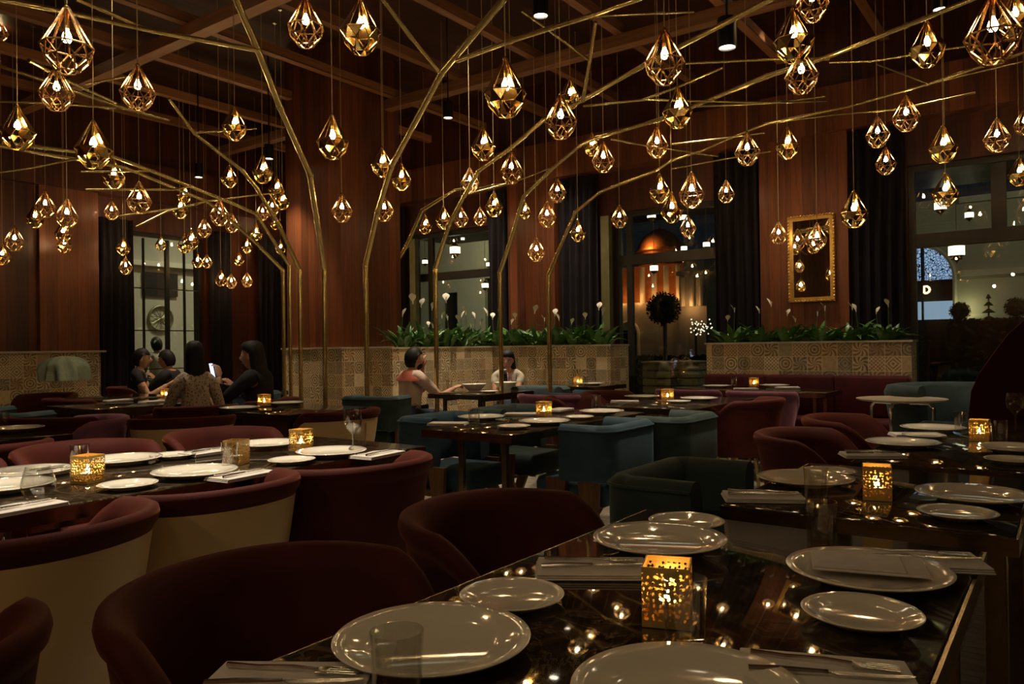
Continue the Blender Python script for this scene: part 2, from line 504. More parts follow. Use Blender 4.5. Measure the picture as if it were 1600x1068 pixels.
def window(idx, op, axis, bars_v, bars_h, fr=.07):
    """frame bars plus panes; axis 'b' lies in the back wall, 'l' in the left wall"""
    a, b, z0, z1 = op
    y = WB+.10 if axis == 'b' else WL-.12
    def bx(m, p0, p1, q0, q1, dp0=-.03, dp1=.04):
        if axis == 'b': m.box(p0, p1, y+dp0, y+dp1, q0, q1)
        else: m.box(y+dp0, y+dp1, p0, p1, q0, q1)
    f = MB()
    bx(f, a, a+fr, z0, z1); bx(f, b-fr, b, z0, z1); bx(f, a+fr, b-fr, z1-fr, z1); bx(f, a+fr, b-fr, z0, z0+fr)
    for (p, q0, q1, wd) in bars_v: bx(f, p-wd/2, p+wd/2, q0, q1, -.022, .034)
    for (q, wd) in bars_h: bx(f, a+fr, b-fr, q-wd/2, q+wd/2, -.026, .037)
    root = struct('window_%d' % idx, f, 'dark_frame')
    g = MB(); bx(g, a+fr, b-fr, z0+fr, z1-fr, .003, .007)
    link('pane', g.mesh('pane', 'window_glass', False), root)
    return root
window(1, W1, 'b', [(-8.08, 1.07, 2.91, .10)], [(2.30, .12)])
window(2, W2, 'b', [(-4.62, .07, 2.86, .08)], [(2.30, .13)])
window(3, W3, 'b', [(-.55, 2.27, 2.95, .13), (.55, 2.27, 2.95, .13)], [(2.24, .14)], .06)
window(4, WLw, 'l', [(6.09, .42, 2.81, .05), (5.74, .42, 2.81, .012), (6.36, .42, 2.81, .012)], [(2.10, .014), (1.50, .014), (.95, .014)], .05)
# light bronze posts beside the window frames
for i, (a, z1) in enumerate(((-8.36, 2.9), (-4.94, 2.88))):
    o = link('window_post', MB().box(a, a+.12, WB-.10, WB-.01, 0.0, z1).mesh('post', 'bronze_frame', False), None, (0,0,0), ROT)
    tag(o, ('slim bronze post at the left edge of the window behind the seated man and woman', 'slim bronze post at the left edge of the window with the round tree')[i], 'post')

# wooden column with a tiled base
C0, C1 = (6.11, 7.10), (-7.90, -6.90)
struct('pillar', MB().box(C1[0], C1[1], C0[0], C0[1], 1.2, CE), 'wall_wood', label='square wood-clad column rising to the ceiling')
struct('trim_9', MB().box(C1[0]-.04, C1[1]+.04, C0[0]-.04, C0[1]+.04, 0, 1.2), 'patterned_tile', label='patterned tile base of the wooden column')
struct('trim_10', MB().box(C1[0]-.06, C1[1]+.06, C0[0]-.06, C0[1]+.06, 1.2, 1.22), 'stone_cap')

# planters: tiled box, stone cap, soil
def planter(label, x0, x1, y0, y1):
    r = thing('planter', label, 'planter', (0,0,0), ROT, 'tiled planters by the windows')
    t_ = .07
    m = MB().box(x0, x1, y0, y0+t_, 0, 1.19).box(x0, x1, y1-t_, y1, 0, 1.19).box(x0, x0+t_, y0+t_, y1-t_, 0, 1.19).box(x1-t_, x1, y0+t_, y1-t_, 0, 1.19)
    link('tiled_box', m.mesh('tiled_box', 'patterned_tile', False), r)
    m = MB().box(x0-.015, x1+.015, y0-.02, y0+.07, 1.19, 1.21).box(x0-.015, x0+.07, y0+.07, y1, 1.19, 1.21).box(x1-.07, x1+.015, y0+.07, y1, 1.19, 1.21)
    link('stone_cap', m.mesh('cap', 'stone_cap', False), r)
    link('soil', MB().box(x0+t_, x1-t_, y0+t_, y1-t_, .9, 1.10).mesh('soil', 'soil', False), r)
    return r
planter('long tiled planter behind the seated man and woman', -7.95, -4.60, 8.40, 8.88)
planter('tiled planter beneath the gold framed mirror', -3.36, -1.26, 8.40, 8.72)
planter('short tiled planter against the side of the wooden column', -6.84, -6.42, 6.45, 8.38)

# plants
def leaf(mb, base, yaw, length, width, lift, droop, mat=None):
    n = 6; L = []; Rr = []; C = []
    d = Vector((math.cos(yaw), math.sin(yaw), 0)); s_ = Vector((-d.y, d.x, 0))
    p = Vector(base); ang = lift
    for i in range(n+1):
        t = i/n
        wd = width*math.sin(PI*min(1, max(0, (t-.25)/.75))**.8)*.5 if t > .25 else .003
        wd = max(wd, .002)
        L.append(p + s_*wd + Vector((0,0,wd*.35))); Rr.append(p - s_*wd + Vector((0,0,wd*.35))); C.append(p.copy())
        p = p + (d*math.cos(ang) + Vector((0,0,1))*math.sin(ang))*(length/n); ang -= droop/n
    vs = L + C + Rr; m = n+1; fs = []
    for i in range(n):
        fs.append((i, i+1, m+i+1, m+i)); fs.append((m+i, m+i+1, 2*m+i+1, 2*m+i))
    mb.add(vs, fs, mat)
def lily_meshes(seed):
    rd = random.Random(seed); m = MB()
    for i in range(46):
        y = rd.uniform(0, 2*PI); r0 = rd.uniform(0, .12)
        leaf(m, (r0*math.cos(y), r0*math.sin(y), 0), y + rd.uniform(-.4, .4), rd.uniform(.34, .58), rd.uniform(.065, .115), rd.uniform(1.15, 1.52), rd.uniform(.8, 2.1))
    m.xf(Matrix.Diagonal((1.12, .60, 1, 1)))
    return m.mesh('foliage', 'leaf_green', True, 80)
def spathe_mesh(seed):
    rd = random.Random(seed); m = MB()
    h = rd.uniform(.50, .62); lx = rd.uniform(-.06, .06)
    m.tube([(0,0,0), (lx*.5, .01, h*.6), (lx, .02, h)], .004, 5, 'leaf_green')
    leaf(m, (lx, .02, h), rd.uniform(0, 6), .135, .085, 1.3, .5)
    m.tube([(lx, .02, h), (lx+.005, .022, h+.07)], .007, 6)
    return m.mesh('flower', 'spathe', True, 80)
LEAFM = [lily_meshes(k) for k in (1, 2, 3)]; SPM = [spathe_mesh(k) for k in (4, 5, 6, 7)]
nth = ['first', 'second', 'third', 'fourth', 'fifth', 'sixth', 'seventh', 'eighth', 'ninth', 'tenth', 'eleventh', 'twelfth']
def lilies(x0, x1, y, n, where, group, axis='x', nf=2, sc_=1.0):
    for i in range(n):
        t = x0 + (x1-x0)*(i+.5)/n
        p = R(y, t, 1.10) if axis == 'x' else R(t, y, 1.10)
        r = thing('peace_lily', 'peace lily with pale flowers, %s from left in %s' % (nth[i], where), 'plant', p, ROT + (PI/2 if axis == 'y' else 0) + PI*(i % 2), group)
        r.scale = (sc_,)*3
        link('foliage', LEAFM[i % 3], r)
        for k in range(nf):
            a = random.uniform(0, 6.28)
            link('flower', SPM[(i+k) % 4], r, (.12*math.cos(a), .06*math.sin(a), 0), a, random.uniform(.8, 1.25))
lilies(-7.75, -4.7, 8.52, 10, 'the long planter behind the couple', 'peace lilies in the long planter', nf=2, sc_=.85)
lilies(-3.25, -1.36, 8.52, 6, 'the planter under the mirror', 'peace lilies under the mirror', nf=2, sc_=.70)
lilies(6.6, 8.1, -6.55, 4, 'the short planter beside the column', 'peace lilies beside the column', 'y', 2, .9)

# curtains
def curtain(label, a, b, axis, z0, z1, off):
    n = max(14, int((b-a)/.018)); m = MB(); top = []; loops = []
    for zi in range(7):
        z = z0 + (z1-z0)*zi/6
        lp = []
        for side in (0, 1):
            rng = range(n+1) if side == 0 else range(n, -1, -1)
            for i in rng:
                t = i/n; p = a + (b-a)*t
                wv = .032*math.sin((p-a)/.105*2*PI + .5*math.sin(zi*.8)) + .010*math.sin(p*31)
                q = off + wv + (.012 if side else 0)
                lp.append((p, q, z) if axis == 'b' else (q, p, z))
        loops.append(lp)
    m.loft(loops)
    o = link('curtain', m.mesh('curtain', 'curtain_cloth', True, 70), None, (0,0,0), ROT)
    tag(o, label, 'curtain', 'dark floor-length curtains')
curtain('dark velvet curtain at the right side of the window above the long planter', -6.78, -6.43, 'b', 1.0, 3.44, WB-.10)
curtain('narrow dark curtain just right of the wooden column', -9.2, -8.46, 'b', 1.25, 3.44, WB-.10)
curtain('dark curtain left of the window with the orange-lit dome', -5.58, -4.97, 'b', .03, 3.44, WB-.10)
curtain('dark curtain between the round-tree window and the mirror', -3.40, -2.87, 'b', 1.23, 3.44, WB-.10)
curtain('wide dark curtain between the mirror and the large right window', -1.88, -1.36, 'b', 1.23, 3.44, WB-.10)
curtain('dark curtain left of the bright left-wall window', 5.03, 5.47, 'l', .03, 3.0, WL+.10)
curtain('dark curtain right of the bright left-wall window', 6.64, 7.00, 'l', .03, 3.0, WL+.10)
curtain('dark curtain far left, seen between the window and the column', 7.5, 8.0, 'l', .03, 3.0, WL+.10)

# mirror
r = thing('wall_mirror', 'gold beaded frame mirror on the red wood panel reflecting pendants', 'mirror', R(WB-.19, -2.27, 2.115), ROT)
m = MB(); W_, H_ = .245, .472
m.box(-W_, -W_+.05, -.02, .02, -H_, H_).box(W_-.05, W_, -.02, .02, -H_, H_).box(-W_+.05, W_-.05, -.02, .02, H_-.05, H_).box(-W_+.05, W_-.05, -.02, .02, -H_, -H_+.05)
for k in range(27):
    z = -H_+.02 + (2*H_-.04)*k/26
    for s_ in (-1, 1): m.ball((s_*(W_-.008), -.026, z), .013, 8, 5)
for k in range(13):
    xx = -W_+.04 + (2*W_-.08)*k/12
    for s_ in (-1, 1): m.ball((xx, -.026, s_*(H_-.008)), .013, 8, 5)
link('frame', m.mesh('mirror_frame', 'frame_gold'), r)
link('mirror_glass', MB().box(-W_+.045, W_-.045, -.004, .006, -H_+.045, H_-.045).mesh('mg', 'mirror_glass', False), r)

# ceiling beams
bi = 0
def beam_x(y, x0=WL, x1=XR, z=4.18, wd=.13):   # runs along X (up to the right in the photo)
    global bi; bi += 1
    o = struct('ceiling_beam', MB().box(x0, x1, y-wd/2, y+wd/2, z, z+.12), 'beam_wood_x')
def beam_y(x, y0=YN, y1=WB-.22, z=4.30, wd=.09):
    o = struct('ceiling_beam', MB().box(x-wd/2, x+wd/2, y0, y1, z, z+.10), 'beam_wood_y')
for y in (-.2, 2.2, 4.15, 6.9): beam_x(y)
for k in range(16): beam_y(-9.9 + k*1.05)

# downlights
def downlight(u, v, d, label, power, spot=75, r_=.055):
    p = D(u, v, d)
    r = thing('downlight', label, 'ceiling light', (p.x, p.y, p.z), 0, 'black cylinder downlights')
    h = .17
    m = MB().lathe([(r_*.84, .012), (r_*.84, 0), (r_, 0), (r_, h), (.001, h)], 20)
    link('housing', m.mesh('housing', 'black_metal'), r)
    link('lens', MB().lathe([(.001, .010), (r_*.82, .010), (r_*.82, .018), (.001, .018)], 20).mesh('lens', 'downlight_glow'), r)
    if p.z + h < CE - .02:
        link('stem', MB().tube([(0,0,h-.01), (0,0,CE-p.z)], .008, 6).mesh('stem', 'black_metal'), r)
    l = lamp('downlight_beam', 'SPOT', (0,0,-.01), power*SPOT, (1, .78, .52), .05, (0,0,0), spot, .7); l.parent = r
    return r
DL = [(1137, 74, 4.4, 'black downlight high right of centre above the gold branches', 45),
      (700, 184, 8.2, 'black downlight just right of the wooden column', 60),
      (310, 277, 9.6, 'small black downlight near the left window', 60),
      (420, 248, 9.2, 'small black downlight left of the wooden column', 60),
      (1470, 14, 6.0, 'black downlight near the top right of the ceiling', 45),
      (845, 24, 5.2, 'black downlight above the crossing of the centre branches', 50)]
for a in DL: downlight(a[0], a[1], a[2], a[3], a[4])

# ================================================================== brass branch trees
def branch(parent, name, pts, taper=True):
    """pts: (u, v, d, width_px)"""
    P = [D(u, v, d) for (u, v, d, wp) in pts]; rad = [wp*d/F*.5 for (u, v, d, wp) in pts]
    Q = []; RR = []
    for i in range(len(P)):
        Q.append(P[i]); RR.append(rad[i])
    m = MB().tube(Q, RR, 10)
    # little knuckle rings where the pipe changes direction
    for i in range(1, len(P)-1):
        d1 = (P[i]-P[i-1]).normalized(); d2 = (P[i+1]-P[i]).normalized()
        m.tube([P[i]-d1*.02, P[i]+d1*.001], rad[i]*1.18, 10)
    return link(name, m.mesh(name, 'brass'), parent)
def tree(label, u, d, vb, wpx, main, subs):
    top = D(u, vb, d)
    r = thing('brass_tree', label, 'sculpture', (0,0,0), 0, 'brass pipe trees')
    rad = wpx*d/F*.5
    link('trunk', MB().tube([(top.x, top.y, 0.0), (top.x, top.y, top.z)], rad, 12).tube([(top.x, top.y, 0), (top.x, top.y, .012)], rad*2.6, 16)
         .tube([(top.x, top.y, top.z-.05), (top.x, top.y, top.z+.006)], rad*1.15, 12).mesh('trunk', 'brass'), r)
    branch(r, 'branch', [(u, vb, d, wpx)] + main)
    for s_ in subs: branch(r, 'side_branch', s_)
    return r
tree('brass pole at the column front bending up left to the top edge', 506, 7.4, 420, 8,
     [(484, 272, 6.6, 9), (436, 165, 5.9, 10), (400, 73, 5.2, 11), (366, -6, 4.8, 12)],
     [[(400, 77, 5.2, 8), (235, 47, 4.6, 7), (100, 17, 4.0, 8), (-20, -6, 3.7, 8)], [(235, 47, 4.6, 6), (118, -3, 4.2, 7)]])
tree('brass pole left of the column bending towards the upper left', 468, 7.6, 421, 7,
     [(436, 352, 7.2, 6.5), (400, 292, 6.9, 6), (377, 265, 6.7, 6), (302, 207, 6.3, 5.5), (263, 153, 6.0, 5)],
     [[(302, 207, 6.3, 3), (400, 200, 6.6, 2.5)]])
tree('brass pole left of the column with a long low left branch', 452, 7.9, 415, 6,
     [(400, 334, 7.4, 5.5), (362, 317, 7.1, 5.5), (237, 267, 6.2, 5.5), (172, 243, 5.7, 5), (0, 222, 4.9, 6)],
     [[(300, 290, 6.6, 3.5), (270, 296, 6.4, 3.5), (132, 296, 5.8, 3.5)], [(160, 240, 5.6, 3.5), (40, 263, 5.2, 3.5), (-10, 270, 5, 3)],
      [(237, 267, 6.2, 3), (125, 268, 5.6, 3)]])
tree('leftmost brass pole, branching low over the left tables', 442, 8.2, 422, 6,
     [(400, 380, 7.8, 5.5), (350, 335, 7.4, 5.5), (322, 314, 7.2, 5), (195, 262, 6.3, 5), (125, 250, 5.8, 5), (-10, 226, 5.0, 6)],
     [[(322, 314, 7.2, 3.5), (280, 325, 7.0, 3.5), (186, 337, 6.6, 3)], [(310, 318, 7.1, 3), (260, 330, 6.9, 3), (212, 354, 6.7, 3)],
      [(322, 314, 7.2, 3), (400, 304, 7.5, 3), (436, 300, 7.6, 3)]])
tree('brass pole right of the column front bending up right to the ceiling', 571, 7.4, 414, 8,
     [(590, 330, 6.9, 8.5), (612, 258, 6.4, 9), (690, 112, 5.3, 11), (790, -6, 4.5, 12)],
     [[(688, 112, 5.3, 7), (640, 55, 5.0, 7), (594, -8, 4.7, 8)],
      [(714, 94, 5.1, 7), (800, 62, 4.6, 8), (930, 21, 4.0, 8), (1012, -8, 3.7, 8)],
      [(930, 24, 4.0, 3.5), (1085, 17, 4.0, 3.5)], [(815, 16, 4.4, 4), (852, 42, 4.5, 4), (919, 92, 4.8, 4.5)],
      [(911, 158, 5.1, 6), (922, 92, 4.9, 5.5), (931, 33, 4.7, 6)]])
tree('brass pole in front of the left planter, second right of the column', 680, 7.8, 419, 7.5,
     [(702, 350, 7.4, 7), (726, 304, 7.1, 7), (748, 266, 6.8, 7), (800, 229, 6.4, 7), (850, 186, 6.0, 7), (912, 155, 5.5, 7), (1010, 99, 4.8, 8), (1130, 37, 4.2, 9), (1215, -8, 3.9, 10)],
     [[(912, 165, 5.5, 4), (1010, 155, 5.2, 3.5), (1200, 160, 5.4, 3), (1292, 157, 5.5, 3)], [(1005, 155, 5.2, 4), (1060, 135, 5.0, 4), (1130, 105, 4.8, 4)],
      [(726, 304, 7.1, 3), (800, 285, 7.2, 3), (860, 262, 7.2, 2.5)],
      [(1072, 98, 4.9, 4), (1200, 92, 4.8, 4), (1297, 91, 4.7, 5)], [(1297, 97, 4.9, 3), (1362, 95, 4.8, 3.5), (1425, 85, 4.6, 3), (1517, 70, 4.4, 3)], [(1372, 100, 4.8, 3), (1450, 129, 5.0, 3)]])
tree('brass pole in front of the left planter, third right of the column', 781, 7.6, 425, 7,
     [(800, 370, 7.3, 6.5), (818, 307, 7.0, 6), (862, 264, 6.7, 6), (907, 226, 6.4, 6), (935, 214, 6.3, 6), (1035, 185, 5.8, 6.5), (1082, 166, 5.5, 7), (1200, 118, 4.9, 8), (1297, 87, 4.5, 7), (1420, 38, 4.1, 8), (1530, -6, 3.8, 8)],
     [[(955, 217, 6.2, 3.5), (1010, 227, 6.3, 3), (1122, 244, 6.5, 2.5)], [(1050, 225, 6.3, 3), (1120, 217, 6.2, 3), (1195, 207, 6.1, 3)],
      [(1082, 166, 5.5, 3), (1200, 161, 5.6, 3), (1290, 150, 5.6, 3)]])
tree('rightmost brass pole, arching up to the right in front of the left planter', 857, 7.2, 430, 7,
     [(878, 380, 7.1, 5.5), (899, 331, 7.0, 5.5), (937, 300, 6.9, 5), (980, 283, 6.8, 5), (1025, 266, 6.7, 4.5), (1050, 250, 6.6, 4.5), (1097, 235, 6.5, 4.5), (1160, 207, 6.3, 4.5), (1200, 192, 6.2, 4.5), (1330, 165, 5.8, 4.5), (1452, 130, 5.4, 5), (1610, 78, 5.0, 6)],
     [[(1200, 192, 6.2, 3), (1300, 179, 6.1, 3), (1400, 171, 6.0, 3), (1525, 144, 5.8, 3)], [(1050, 263, 6.7, 3), (1150, 245, 6.6, 2.5), (1205, 236, 6.5, 2.5)],
      [(1452, 130, 5.4, 3), (1600, 95, 5.1, 3)]])
# stray crossing pipes belonging to a tree whose trunk stands left of the picture
r = thing('brass_tree', 'brass pipe tree whose trunk stands beyond the left edge, tips crossing the upper left', 'sculpture', (0,0,0), 0, 'brass pipe trees')
tp = D(-150, 430, 5.6)
link('trunk', MB().tube([(tp.x, tp.y, 0), (tp.x, tp.y, tp.z)], .022, 12).mesh('trunk', 'brass'), r)
branch(r, 'branch', [(-150, 430, 5.6, 8), (-110, 250, 5.2, 7), (-60, 80, 4.8, 7), (0, 103, 4.8, 6), (70, 126, 4.9, 6), (180, 164, 5.2, 6), (264, 187, 5.4, 5)])
branch(r, 'side_branch', [(180, 160, 5.1, 4), (105, 126, 4.6, 5), (43, 93, 4.3, 7)])
branch(r, 'side_branch', [(180, 168, 5.2, 3.5), (60, 160, 4.9, 3.5), (-60, 156, 4.8, 3.5), (-90, 200, 5.0, 4)])
branch(r, 'side_branch', [(132, 131, 5.0, 3.5), (196, 119, 5.1, 4)])
# short branch peeking out from behind the column
r = thing('brass_tree', 'brass pipe tree behind the column with one arm showing at its right edge', 'sculpture', (0,0,0), 0, 'brass pipe trees')
tp = D(610, 425, 11.0)
link('trunk', MB().tube([(tp.x, tp.y, 0), (tp.x, tp.y, tp.z)], .03, 12).mesh('trunk', 'brass'), r)
branch(r, 'branch', [(610, 425, 11.0, 7), (635, 384, 10.8, 7), (660, 328, 10.6, 6), (712, 296, 10.3, 4), (800, 285, 10.0, 2.5)])

# ================================================================== pendants
def pendant_mesh(kind):
    Rr = .38; m = MB(); n = 8
    def ring(r, z, off=0): return [Vector((r*math.cos(2*PI*(k+off)/n), r*math.sin(2*PI*(k+off)/n), z)) for k in range(n)]
    a = ring(.045, .50); b = ring(Rr, -.10, .5); c = ring(Rr*.84, -.30); d_ = ring(Rr*.42, -.50, .5)
    E = []
    for k in range(n):
        k1 = (k+1) % n; km = (k-1) % n
        E += [(a[k], b[k]), (a[k], b[km])] if kind == 'wire' and k % 2 else [(a[k], b[k])]
        E += [(b[k], b[k1]), (b[k], c[k]), (b[k], c[k1]), (c[k], d_[k]), (c[k], d_[km]), (d_[k], d_[k1])]
    if kind == 'wire':
        for k in range(0, n, 2):
            q = c[k]*.55 + d_[k]*.45; E += [(c[k], c[(k+1) % n])]
    wr = .015 if kind == 'wire' else .011
    for p, q in E: m.tube([p, q], wr, 4, cap=False)
    def tri(*ps):
        nrm = (ps[1]-ps[0]).cross(ps[2]-ps[0]).normalized()*.004
        cen = sum(ps, Vector())/len(ps)
        lo = [cen+(p-cen)*.97 for p in ps]
        k = len(ps)
        m.add([p-nrm for p in lo]+[p+nrm for p in lo], [tuple(range(k-1, -1, -1)), tuple(range(k, 2*k))] + [(i, (i+1) % k, k+(i+1) % k, k+i) for i in range(k)])
    if kind == 'solid':
        for k in range(n):
            k1 = (k+1) % n
            if k in (0, 3, 5): tri(a[k], b[k], b[(k-1) % n])
            if k in (0, 3, 5, 6): tri(b[k], c[k1], b[k1])
            if k in (0, 2, 4, 7): tri(b[k], c[k], c[k1])
            if k % 2: tri(c[k], d_[k], d_[(k-1) % n])
    return m.mesh('shade', 'copper_gold' if kind == 'wire' else 'gold', False)
PM = {'S': pendant_mesh('solid'), 'W': pendant_mesh('wire')}
BULBM = MB().lathe([(.001, -.045), (.050, -.028), (.074, .02), (.070, .06), (.048, .12), (.030, .16), (.026, .19)], 12).mesh('bulb', 'bulb_glow')
SOCKM = MB().lathe([(.028, .18), (.034, .19), (.034, .32), (.020, .36), (.018, .50), (.05, .50), (.05, .53), (.012, .56), (.008, .60)], 12).mesh('socket', 'brass')
CORDM = MB().tube([(0,0,0), (0,0,1)], 1.0, 6).mesh('cord', 'cord_cloth')
ROSEM = MB().lathe([(.001, 0), (.022, 0), (.024, .02), (.001, .02)], 14).mesh('rose', 'steel')
PEND = [(103,62,75,'W'),(87,138,50,'W'),(214,136,52,'W'),(26,199,50,'S'),(145,226,54,'S'),(366,193,38,'S'),(-3,46,26,'W'),(177,272,34,'S'),(358,275,26,'S'),
 (70,319,30,'W'),(54,338,26,'S'),(104,333,33,'W'),(98,362,24,'S'),(100,380,22,'S'),(22,373,28,'W'),(3,397,24,'S'),(174,328,22,'W'),(217,309,36,'W'),(281,324,25,'S'),(287,302,22,'S'),
 (319,356,22,'W'),(192,384,21,'S'),(196,415,20,'W'),(251,380,17,'S'),(288,380,22,'S'),(298,374,24,'S'),(308,407,17,'S'),(323,408,16,'W'),(343,332,30,'W'),(362,348,22,'W'),
 (345,434,19,'S'),(361,439,17,'W'),(386,437,17,'W'),(373,404,16,'S'),(385,383,18,'S'),(400,362,20,'S'),
 (477,34,56,'W'),(563,40,63,'S'),(519,214,50,'S'),(790,137,66,'S'),(755,224,38,'S'),(597,253,34,'S'),(410,264,32,'S'),(799,262,36,'W'),
 (627,276,31,'S'),(534,325,32,'W'),(600,325,30,'W'),(734,281,28,'W'),(664,350,22,'S'),(693,340,26,'S'),(720,338,24,'W'),(750,338,21,'W'),(772,319,28,'S'),
 (432,293,26,'S'),(441,312,22,'S'),(425,322,22,'W'),(410,330,20,'W'),(430,346,18,'S'),(438,386,16,'S'),
 (876,182,50,'W'),(891,146,34,'S'),(925,225,26,'S'),(943,245,35,'W'),(1039,88,62,'W'),(1059,168,46,'S'),(1027,222,35,'W'),(1168,232,38,'W'),
 (820,328,20,'S'),(855,335,29,'W'),(871,297,28,'W'),(838,390,27,'W'),(903,360,25,'S'),(968,338,26,'W'),(1031,294,33,'S'),(1050,324,35,'S'),(1081,297,40,'W'),(1075,353,25,'W'),(1135,299,26,'W'),
 (1241,54,62,'S'),(1253,111,50,'W'),(1270,-2,50,'W'),(1450,68,52,'S'),(1553,44,80,'W'),(1588,22,52,'S'),(1372,206,35,'W'),(1417,177,40,'W'),(1231,223,36,'S'),(1475,225,42,'S'),(1559,211,38,'W'),(1385,251,31,'W'),
 (1594,268,32,'S'),(1217,364,26,'W'),(1277,369,30,'W'),(1335,327,42,'S'),(1478,296,38,'S'),(1602,190,30,'W')]
def zone(u, v):
    if v < 130:
        if u < 300: return 'at the top left of the ceiling'
        if u < 700: return 'at the top edge above the column'
        if u < 1150: return 'high up over the centre branches'
        return 'at the top right of the ceiling'
    if u < 60: return 'at the far left edge'
    if u < 160: return 'in front of the left wood panel'
    if u < 210: return 'by the curtain left of the left window'
    if u < 262: return 'before the left half of the left window'
    if u < 312: return 'before the right half of the left window'
    if u < 356: return 'just right of the left window'
    if u < 395: return 'between the left window and the column'
    if u < 450: return 'at the left edge of the wooden column'
    if u < 560: return 'before the left face of the column'
    if u < 640: return 'before the right face of the column'
    if u < 705: return 'above the left part of the long planter'
    if u < 780: return 'before the window above the couple'
    if u < 860: return 'before the wood panel right of the couple'
    if u < 915: return 'above the rightmost brass pole'
    if u < 985: return 'left of the round-tree window'
    if u < 1060: return 'before the left half of round-tree window'
    if u < 1110: return 'before the right half of round-tree window'
    if u < 1200: return 'before the curtain left of the mirror'
    if u < 1260: return 'left of the mirror'
    if u < 1320: return 'in front of the mirror'
    if u < 1432: return 'before the curtain right of the mirror'
    return 'before the large right window'
zones = {}
for i, (u, v, wp, k) in enumerate(PEND): zones.setdefault(zone(u, v), []).append(i)
rank = {}
for z_, ids in zones.items():
    ids.sort(key=lambda i: PEND[i][1])
    for j, i in enumerate(ids): rank[i] = (j, len(ids), z_)
def dmax(u, v):
    du = UV(u, v)[0]/F
    d1 = (WB - .55)/(A2[0]*du + A2[1])
    q = -(B2[0]*du + B2[1])
    d2 = (-WL - .40)/q if q > 0 else 99
    d3 = 99
    if 440 < u < 640: d3 = 8.2
    return min(d1, d2, d3)
for i, (u, v, wp, k) in enumerate(PEND):
    d = min(.185*F/wp, dmax(u, v))
    p = D(u, v, d); H = wp*d/F/.76
    j, n_, z_ = rank[i]
    order = 'the only one' if n_ == 1 else ('highest' if j == 0 else 'lowest' if j == n_-1 else nth[j] + ' from the top')
    look = 'faceted gold pendant' if k == 'S' else 'wire-cage pendant'
    r = thing('pendant_lamp', '%s %s, %s' % (look, z_, order) if n_ > 1 else '%s %s' % (look, z_), 'pendant lamp', p, (math.atan2(-p.y, -p.x) - math.radians(64) + (u*.37) % .5 - .25), 'geometric gold pendant lamps')
    r.scale = (H, H, H)
    link('shade', PM[k], r)
    link('bulb', BULBM, r)
    link('socket', SOCKM, r)
    link('cord', CORDM, r, (0,0,.58), None, (.0028/H, .0028/H, (CE - p.z)/H - .58))
    link('ceiling_rose', ROSEM, r, (0, 0, (CE - p.z - .021)/H), None, 1/H)

# ================================================================== tables
def table(label, a0, a1, b0, b1, inset=.07, z=.75, group='marble-topped restaurant tables', legw=.045, four=True):
    c = R((a0+a1)/2, (b0+b1)/2, 0); W_, L_ = (b1-b0)/2, (a1-a0)/2
    r = thing('dining_table', label, 'table', c, ROT, group)
    link('tabletop', MB().box(-W_+.006, W_-.006, -L_+.006, L_-.006, z-.030, z, None, .004).mesh('top', 'marble_top', True, 30), r)
    e = MB(); t_ = .006
    e.box(-W_, W_, -L_, -L_+t_, z-.045, z-.003).box(-W_, W_, L_-t_, L_, z-.045, z-.003).box(-W_, -W_+t_, -L_+t_, L_-t_, z-.045, z-.003).box(W_-t_, W_, -L_+t_, L_-t_, z-.045, z-.003)
    link('edge_band', e.mesh('edge', 'table_brass', False), r)
    for sx in (-1, 1):
        for sy in (-1, 1):
            x, y = sx*(W_-inset), sy*(L_-inset)
            link('leg', MB().box(x-legw/2, x+legw/2, y-legw/2, y+legw/2, 0, z-.030, None, .004).mesh('leg', 'table_brass', False), r)
        link('cross_bar', MB().box(sx*(W_-inset)-.012, sx*(W_-inset)+.012, -L_+inset, L_-inset, z-.075, z-.05).mesh('bar', 'table_brass', False), r)
    return r
table('dark marble dining table nearest the camera with four place settings', .50, 1.92, -.95, -.15)
table('small dark marble table directly behind the nearest one', 2.08, 2.98, -.80, -.10, .05)
table('dark marble table third in the right-hand row, before the dark red booth', 3.10, 4.90, -.68, -.02, .07)
table('long dark marble table at left with bright white plates', .88, 2.62, -3.27, -2.40)
table('marble table in the centre between the blue armchairs', 3.15, 4.66, -2.92, -2.30, .16, legw=.032)
table('marble table behind the centre one, by the dark red chair on gold legs', 4.98, 6.30, -2.90, -2.10, .15, legw=.032)
table('table with two white bowls between the seated man and woman', 5.60, 6.45, -5.10, -4.42, .12, legw=.032)
table('far table in front of the right end of the long planter', 7.20, 7.95, -4.95, -4.15, .12, legw=.032)
table('table in front of the dark red banquette under the mirror', 7.10, 7.70, -3.3, -1.75, .12, legw=.032)
table('table at the left edge beside the plum tub chair', .85, 2.02, -5.35, -4.50, .10, legw=.032)
table('small table with a candle cube beside the woman with the phone', 3.35, 4.15, -5.15, -4.35, .12, legw=.032)
table('table with folded napkins by the woman in the patterned blouse', 2.95, 4.05, -7.05, -6.2, .12, legw=.032)
table('table with a lit candle cube near the left tiled wall', 3.55, 4.35, -8.15, -7.3, .12, legw=.032)
table('table with a glossy top between the two far diners by the left window', 4.65, 5.40, -7.80, -6.98, .12, legw=.032)

